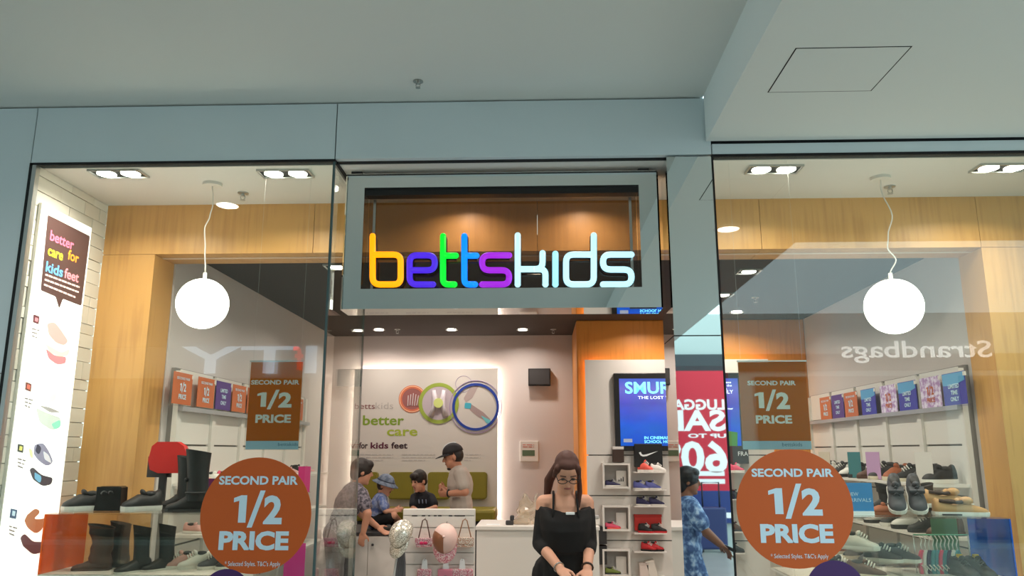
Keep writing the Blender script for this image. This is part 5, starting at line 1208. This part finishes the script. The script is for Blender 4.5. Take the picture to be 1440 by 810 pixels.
# --- seated boy in a sun hat
Y = 7.92
pel = P(527, 740, Y); pel.z = pz + .085
J = dict(head=P(542, 682, Y), neck=P(536, 698, Y), chest=P(533, 710, Y), pelvis=pel, shR=P(537, 704, Y - .11), shL=P(537, 703, Y + .12), elR=P(542, 719, Y - .14), elL=P(545, 718, Y + .14), wrR=P(553, 718, Y - .12), wrL=P(556, 716, Y + .06),
         hipR=pel + Vector((.02, -.06, -.01)), hipL=pel + Vector((.02, .06, -.01)))
for q, sg_ in (('R', -1), ('L', 1)): J['kn' + q] = P(554, 725, Y + sg_ * .12); J['an' + q] = P(562 if q == 'R' else 556, 744, Y - sg_ * .02); J['an' + q].z = pz + .075; J['ft' + q] = Vector((.7, -.5 * sg_ * 0 - .3, -.1)); J['th' + q] = Vector((0, 0, 1))
HATB = pattern('blue_hat_cloth', (92, 104, 122), (122, 132, 148), 30)
t, hp, HM, T, hs = person('small boy in blue sun hat and blue tee sitting cross-legged', (pel.x, Y, pz), J, .66, skin('fair3', (206, 150, 122)), DH, [('e', (0, -.03, .0), (.078, .075, .08))],
    [('tee_shirt', pattern('blue_tee', (96, 116, 172), (150, 160, 190), 26), .012, dict(torso=1, arm=.6)), ('shorts', BLACKCL, .014, dict(hips=1, leg=.75)), ('shoes', SHOEB, 0, dict(shoe=1))], (1, -.2, 0), (.93, -.2, -.3), curl=.7, hs=.86, voxel=.007)
MB().ell(hp(0, -.005, .035), (.086 * hs, .104 * hs, .092 * hs), HM, 18, 6, 0, 1).build('hat_crown', HATB, t)
b = MB(); rg = []
for rr_, zz in ((1.0, .045), (1.55, .012), (1.55, .006), (1.0, .036)): rg.append([hp(.086 * rr_ * math.cos(a), -.005 + .104 * rr_ * math.sin(a), zz) for a in [2 * math.pi * k / 22 for k in range(22)]])
b.rings(rg + [rg[0]], True, False); b.build('hat_brim', HATB, t)
MB().tube([hp(.087 * math.cos(a), -.005 + .106 * math.sin(a), .05) for a in [2 * math.pi * k / 20 for k in range(21)]], .006 * hs, 5).build('hat_band', mat('hat_band', (60, 66, 84), .8), t)

# --- seated boy in a black tee
Y = 8.05
pel = P(596, 742, Y); pel.z = pz + .085
J = dict(head=P(589, 676, Y - .08), neck=P(593, 693, Y), chest=P(594, 706, Y), pelvis=pel, shR=P(583, 700, Y), shL=P(606, 700, Y), elR=P(581, 715, Y - .08), elL=P(612, 714, Y - .08), wrR=P(590, 720, Y - .22), wrL=P(597, 718, Y - .24),
         hipR=pel + Vector((-.06, -.02, -.01)), hipL=pel + Vector((.06, -.02, -.01)))
for q, sg_ in (('R', -1), ('L', 1)): J['kn' + q] = P(597 + sg_ * 15, 733, Y - .24); J['an' + q] = Vector((pel.x - sg_ * .07, Y - .28, pz + .075)); J['ft' + q] = Vector((-sg_ * .6, -.5, -.1)); J['th' + q] = Vector((-sg_, 0, .4))
t, hp, HM, T, hs = person('boy in black printed tee sitting between olive cushions', (pel.x, Y, pz), J, .70, skin('fair3', (206, 150, 122)), DH, [('e', (0, -.015, .032), (.084, .098, .094)), ('e', (0, .05, .07), (.066, .046, .04)), ('e', (0, -.05, -.02), (.07, .05, .06))],
    [('tee_shirt', mat('black_tee', (24, 25, 32), .85, bump=.05), .012, dict(torso=1, arm=.62)), ('shorts', mat('grey_shorts', (70, 66, 64), .85), .014, dict(hips=1, leg=.75)), ('shoes', SHOEB, 0, dict(shoe=1))], (-.15, -1, 0), (-.62, -.72, -.30), curl=.7, hs=.88, voxel=.007)
for k in range(3):
    p0 = P(589 + k * 5, 703, Y - .115); MB().capsule(p0, .006, p0 + Vector((.004, -.004, -.03)), .006, 6).build('tee_print', mat('print_grey', (120, 130, 150), .7), t)

# --- woman walking past, seen only in the mirror column
def Q(u, v, d): p = P(u, v, d); return Vector((p.x, 2 * G - d, p.z))
D = 6.9
pel = Q(966, 780, D); pel.z = .82
J = dict(head=Q(968, 676, D), neck=Q(966, 704, D), chest=Q(968, 732, D), pelvis=pel, shL=Q(975, 716, D - .17), shR=Q(970, 716, D + .17), elL=Q(990, 744, D - .22), elR=Q(985, 744, D + .2), wrL=Q(1014, 766, D - .14), wrR=Q(1012, 766, D + .14),
         hipL=pel + Vector((0, .09, -.03)), hipR=pel + Vector((0, -.09, -.03)))
for q, sg_, st in (('L', 1, .12), ('R', -1, -.10)): J['kn' + q] = Vector((pel.x + st * .8 + .02, pel.y + sg_ * .09, .44)); J['an' + q] = Vector((pel.x + st * 1.6 - .04, pel.y + sg_ * .09, .085)); J['pn' + q] = Vector((0, 0, -1)); J['th' + q] = Vector((0, -sg_, 0))
t, hp, HM, T, hs = person('woman in mottled blue dress walking past, mirrored in the column', (pel.x, pel.y, 0), J, .98, skin('deep', (138, 92, 70)), mat('black_hair', (20, 17, 18), .5), [('e', (0, -.015, .03), (.09, .105, .10)), ('e', (0, -.06, -.03), (.08, .06, .08)), ('e', (0, .045, .075), (.07, .05, .04))],
    [('dress', pattern('blue_mottled', (58, 84, 130), (120, 150, 190), 22, c3=(170, 190, 215)), .022, dict(torso=1, arm=.7, hips=1, leg=.9)), ('leggings', JEANS, .008, dict(leg=2)), ('shoes', SHOEB, 0, dict(shoe=1))], (1, 0, 0), (1, .1, -.08), shape=1.25)
# the trolley she pushes
tr = thing('shopping_trolley', 'black shopping trolley pushed by the woman in blue', 'trolley', (pel.x + .95, pel.y, 0))
hz = J['wrL'].z - .03; hx = (J['wrL'].x + .07) - (pel.x + .95)
MB().tube([(hx, -.24, hz), (hx, .24, hz)], .014, 8).build('handle', BLACK, tr, True)
for sy in (-1, 1): MB().tube([(hx, sy * .22, hz), (hx + .12, sy * .22, hz - .12), (-.2, sy * .2, .3), (-.2, sy * .2, .1), (.35, sy * .18, .12)], .011, 7).build('side_frame', STEELB, tr, True)
MB().box((-.22, -.2, .35), (.32, .2, .72), .03).build('basket', mat('trolley_grey', (120, 124, 128), .5), tr, True)
for sx in (-.2, .33):
    for sy in (-1, 1): MB().cyl((sx, sy * .18 - .012, .05), (sx, sy * .18 + .012, .05), .05, 14).build('wheel', BLACK, tr, True)
# ================================================================ THE MALL BEHIND THE CAMERA (seen in the mirror column and the glass)
OY = -6.2
wo = struct('wall_opposite', MB().box((-14, OY - .1, 0), (14, OY, 4.1)), mat('opposite_wall', (176, 188, 184), .7), 'pale shopfront wall across the mall', 'wall')
struct('trim_6', MB().box((-3, OY, 3.05), (14, OY + .06, 3.35)), mat('dark_header', (52, 58, 62), .5), 'dark header band over the shop windows across the mall', 'cladding panel')
def facade_letters(body, x0, x1, z, capm, m, label, name):
    """x0 > x1: the words run towards -x for someone facing them"""
    t = thing(name, label, 'shop sign', (x0, OY + .075, z), 180)
    x = 0; n = len(body); tot = x0 - x1
    vs, _ = text_verts(body, .01); W = max(v.x for v in vs) - min(v.x for v in vs); H1 = max(v.y for v in text_verts('H', .01)[0]); kx = tot / W
    for i, ch in enumerate(body):
        pre, _ = text_verts(body[:i + 1], .01); right = max(v.x for v in pre); cv, cf = text_verts(ch, .01); w = max(v.x for v in cv) - min(v.x for v in cv); c0 = min(v.x for v in cv)
        b = MB(); fr_ = [((right - w + v.x - c0) * kx, -.012, v.y * capm / H1) for v in cv]; b.add(fr_, cf); b.add([(p[0], -.001, p[2]) for p in fr_], cf)
        b.build('letter', m, t, True)
vd = OY * -1 + 2 * G
facade_letters('Strandbags', P(1394, 505, vd).x, P(1183, 505, vd).x, P(1290, 503, vd).z, P(1290, 480, vd).z - P(1290, 503, vd).z, mat('lit_letters', (255, 250, 245), .5, emit=3.0), 'lit white shop-name letters on the wall across the mall', 'facade_sign')
facade_letters('ITY', P(455, 525, vd).x, P(262, 525, vd).x, P(360, 525, vd).z, P(360, 487, vd).z - P(360, 525, vd).z, mat('lit_letters_blue', (215, 235, 255), .5, emit=2.2), 'lit pale letters of another shop across the mall', 'facade_sign')
tt = thing('facade_mark', 'lit red letter beside the pale letters across the mall', 'shop sign', (P(420, 520, vd).x, OY + .075, P(420, 520, vd).z), 180)
txt(tt, 'f', -.1, 0, .42, mat('lit_red', (255, 60, 60), .5, emit=2.2), -.012, None, .02)
# sale poster
a, b = P(905, 735, vd), P(1022, 515, vd)
sp = thing('sale_poster', 'tall red luggage sale poster across the mall, mirrored in the column', 'poster', ((a.x + b.x) / 2, OY + .05, a.z), 180); w = (b.x - a.x) / 2; h = b.z - a.z
MB().box((-w, -.01, h * .2), (w, .02, h)).build('red_sheet', mat('poster_red', (198, 26, 50), .45, emit=.08), sp, True); MB().box((-w, -.01, 0), (w, .02, h * .2)).build('navy_sheet', mat('poster_navy', (26, 48, 110), .45, emit=.2), sp, True)  # sheets and white print carry a faint added glow, no lamp behind them
PWH = mat('poster_white', (246, 246, 246), .5, emit=.1)
for s_, v0, v1, uw in (('LUGGAGE', 576, 562, .78), ('SALE', 605, 573 + 4, .84), ('UP TO', 615.5, 610, .42), ('60%', 663, 621, .86)):
    z0 = P(980, v0, vd).z - a.z; z1 = P(980, v1, vd).z - a.z
    txt(sp, s_, -w * .88, z0, z1 - z0, PWH, -.012, w * 2 * uw, .03)
for v in (669, 680): 
    z0 = P(980, v, vd).z - a.z; MB().box((-w * .8, -.012, z0), (-w * .2, -.010, z0 + .08)).build('small_print', PWH, sp, True)
z0 = P(980, 728, vd).z - a.z; MB().box((-w * .9, -.012, z0), (w * .9, -.010, z0 + .09)).build('white_strip', PWH, sp, True)
# suitcase in front of the poster
p = P(998, 700, vd - .6); t = thing('suitcase', 'navy trolley suitcase before the red poster across the mall', 'suitcase', (p.x, OY + .6, 0))
MB().box((-.24, -.13, .05), (.24, .13, .72), .03).build('shell', mat('suitcase_navy', (30, 44, 96), .4), t, True)
MB().tube([(-.14, .08, .72), (-.14, .08, 1.12), (.14, .08, 1.12), (.14, .08, .72)], .014, 8).build('telescopic_handle', BLACK, t, True)
for sx in (-1, 1):
    for sy in (-1, 1): MB().cyl((sx * .18, sy * .08 - .015, .03), (sx * .18, sy * .08 + .015, .03), .03, 14).build('wheel', BLACK, t, True)
# lit windows across the mall
for i, (x0, x1) in enumerate(((3.9, 7.2), (7.5, 11), (-9, -4.2))):
    t = thing('window_%d' % (i + 4), 'lit shop window across the mall, ' + ['right of the red poster', 'far right', 'on the left'][i], 'window', ((x0 + x1) / 2, OY, 0), kind='structure')
    MB().box((x0, OY, .1), (x1, OY + .03, 2.95)).build('lit_interior', mat('lit_interior', (96, 84, 74), .6, emit=.12), t); MB().box((x0, OY + .03, .1), (x1, OY + .05, .2)).box((x0, OY + .03, 2.85), (x1, OY + .05, 2.95)).build('frame', DKGREY, t)
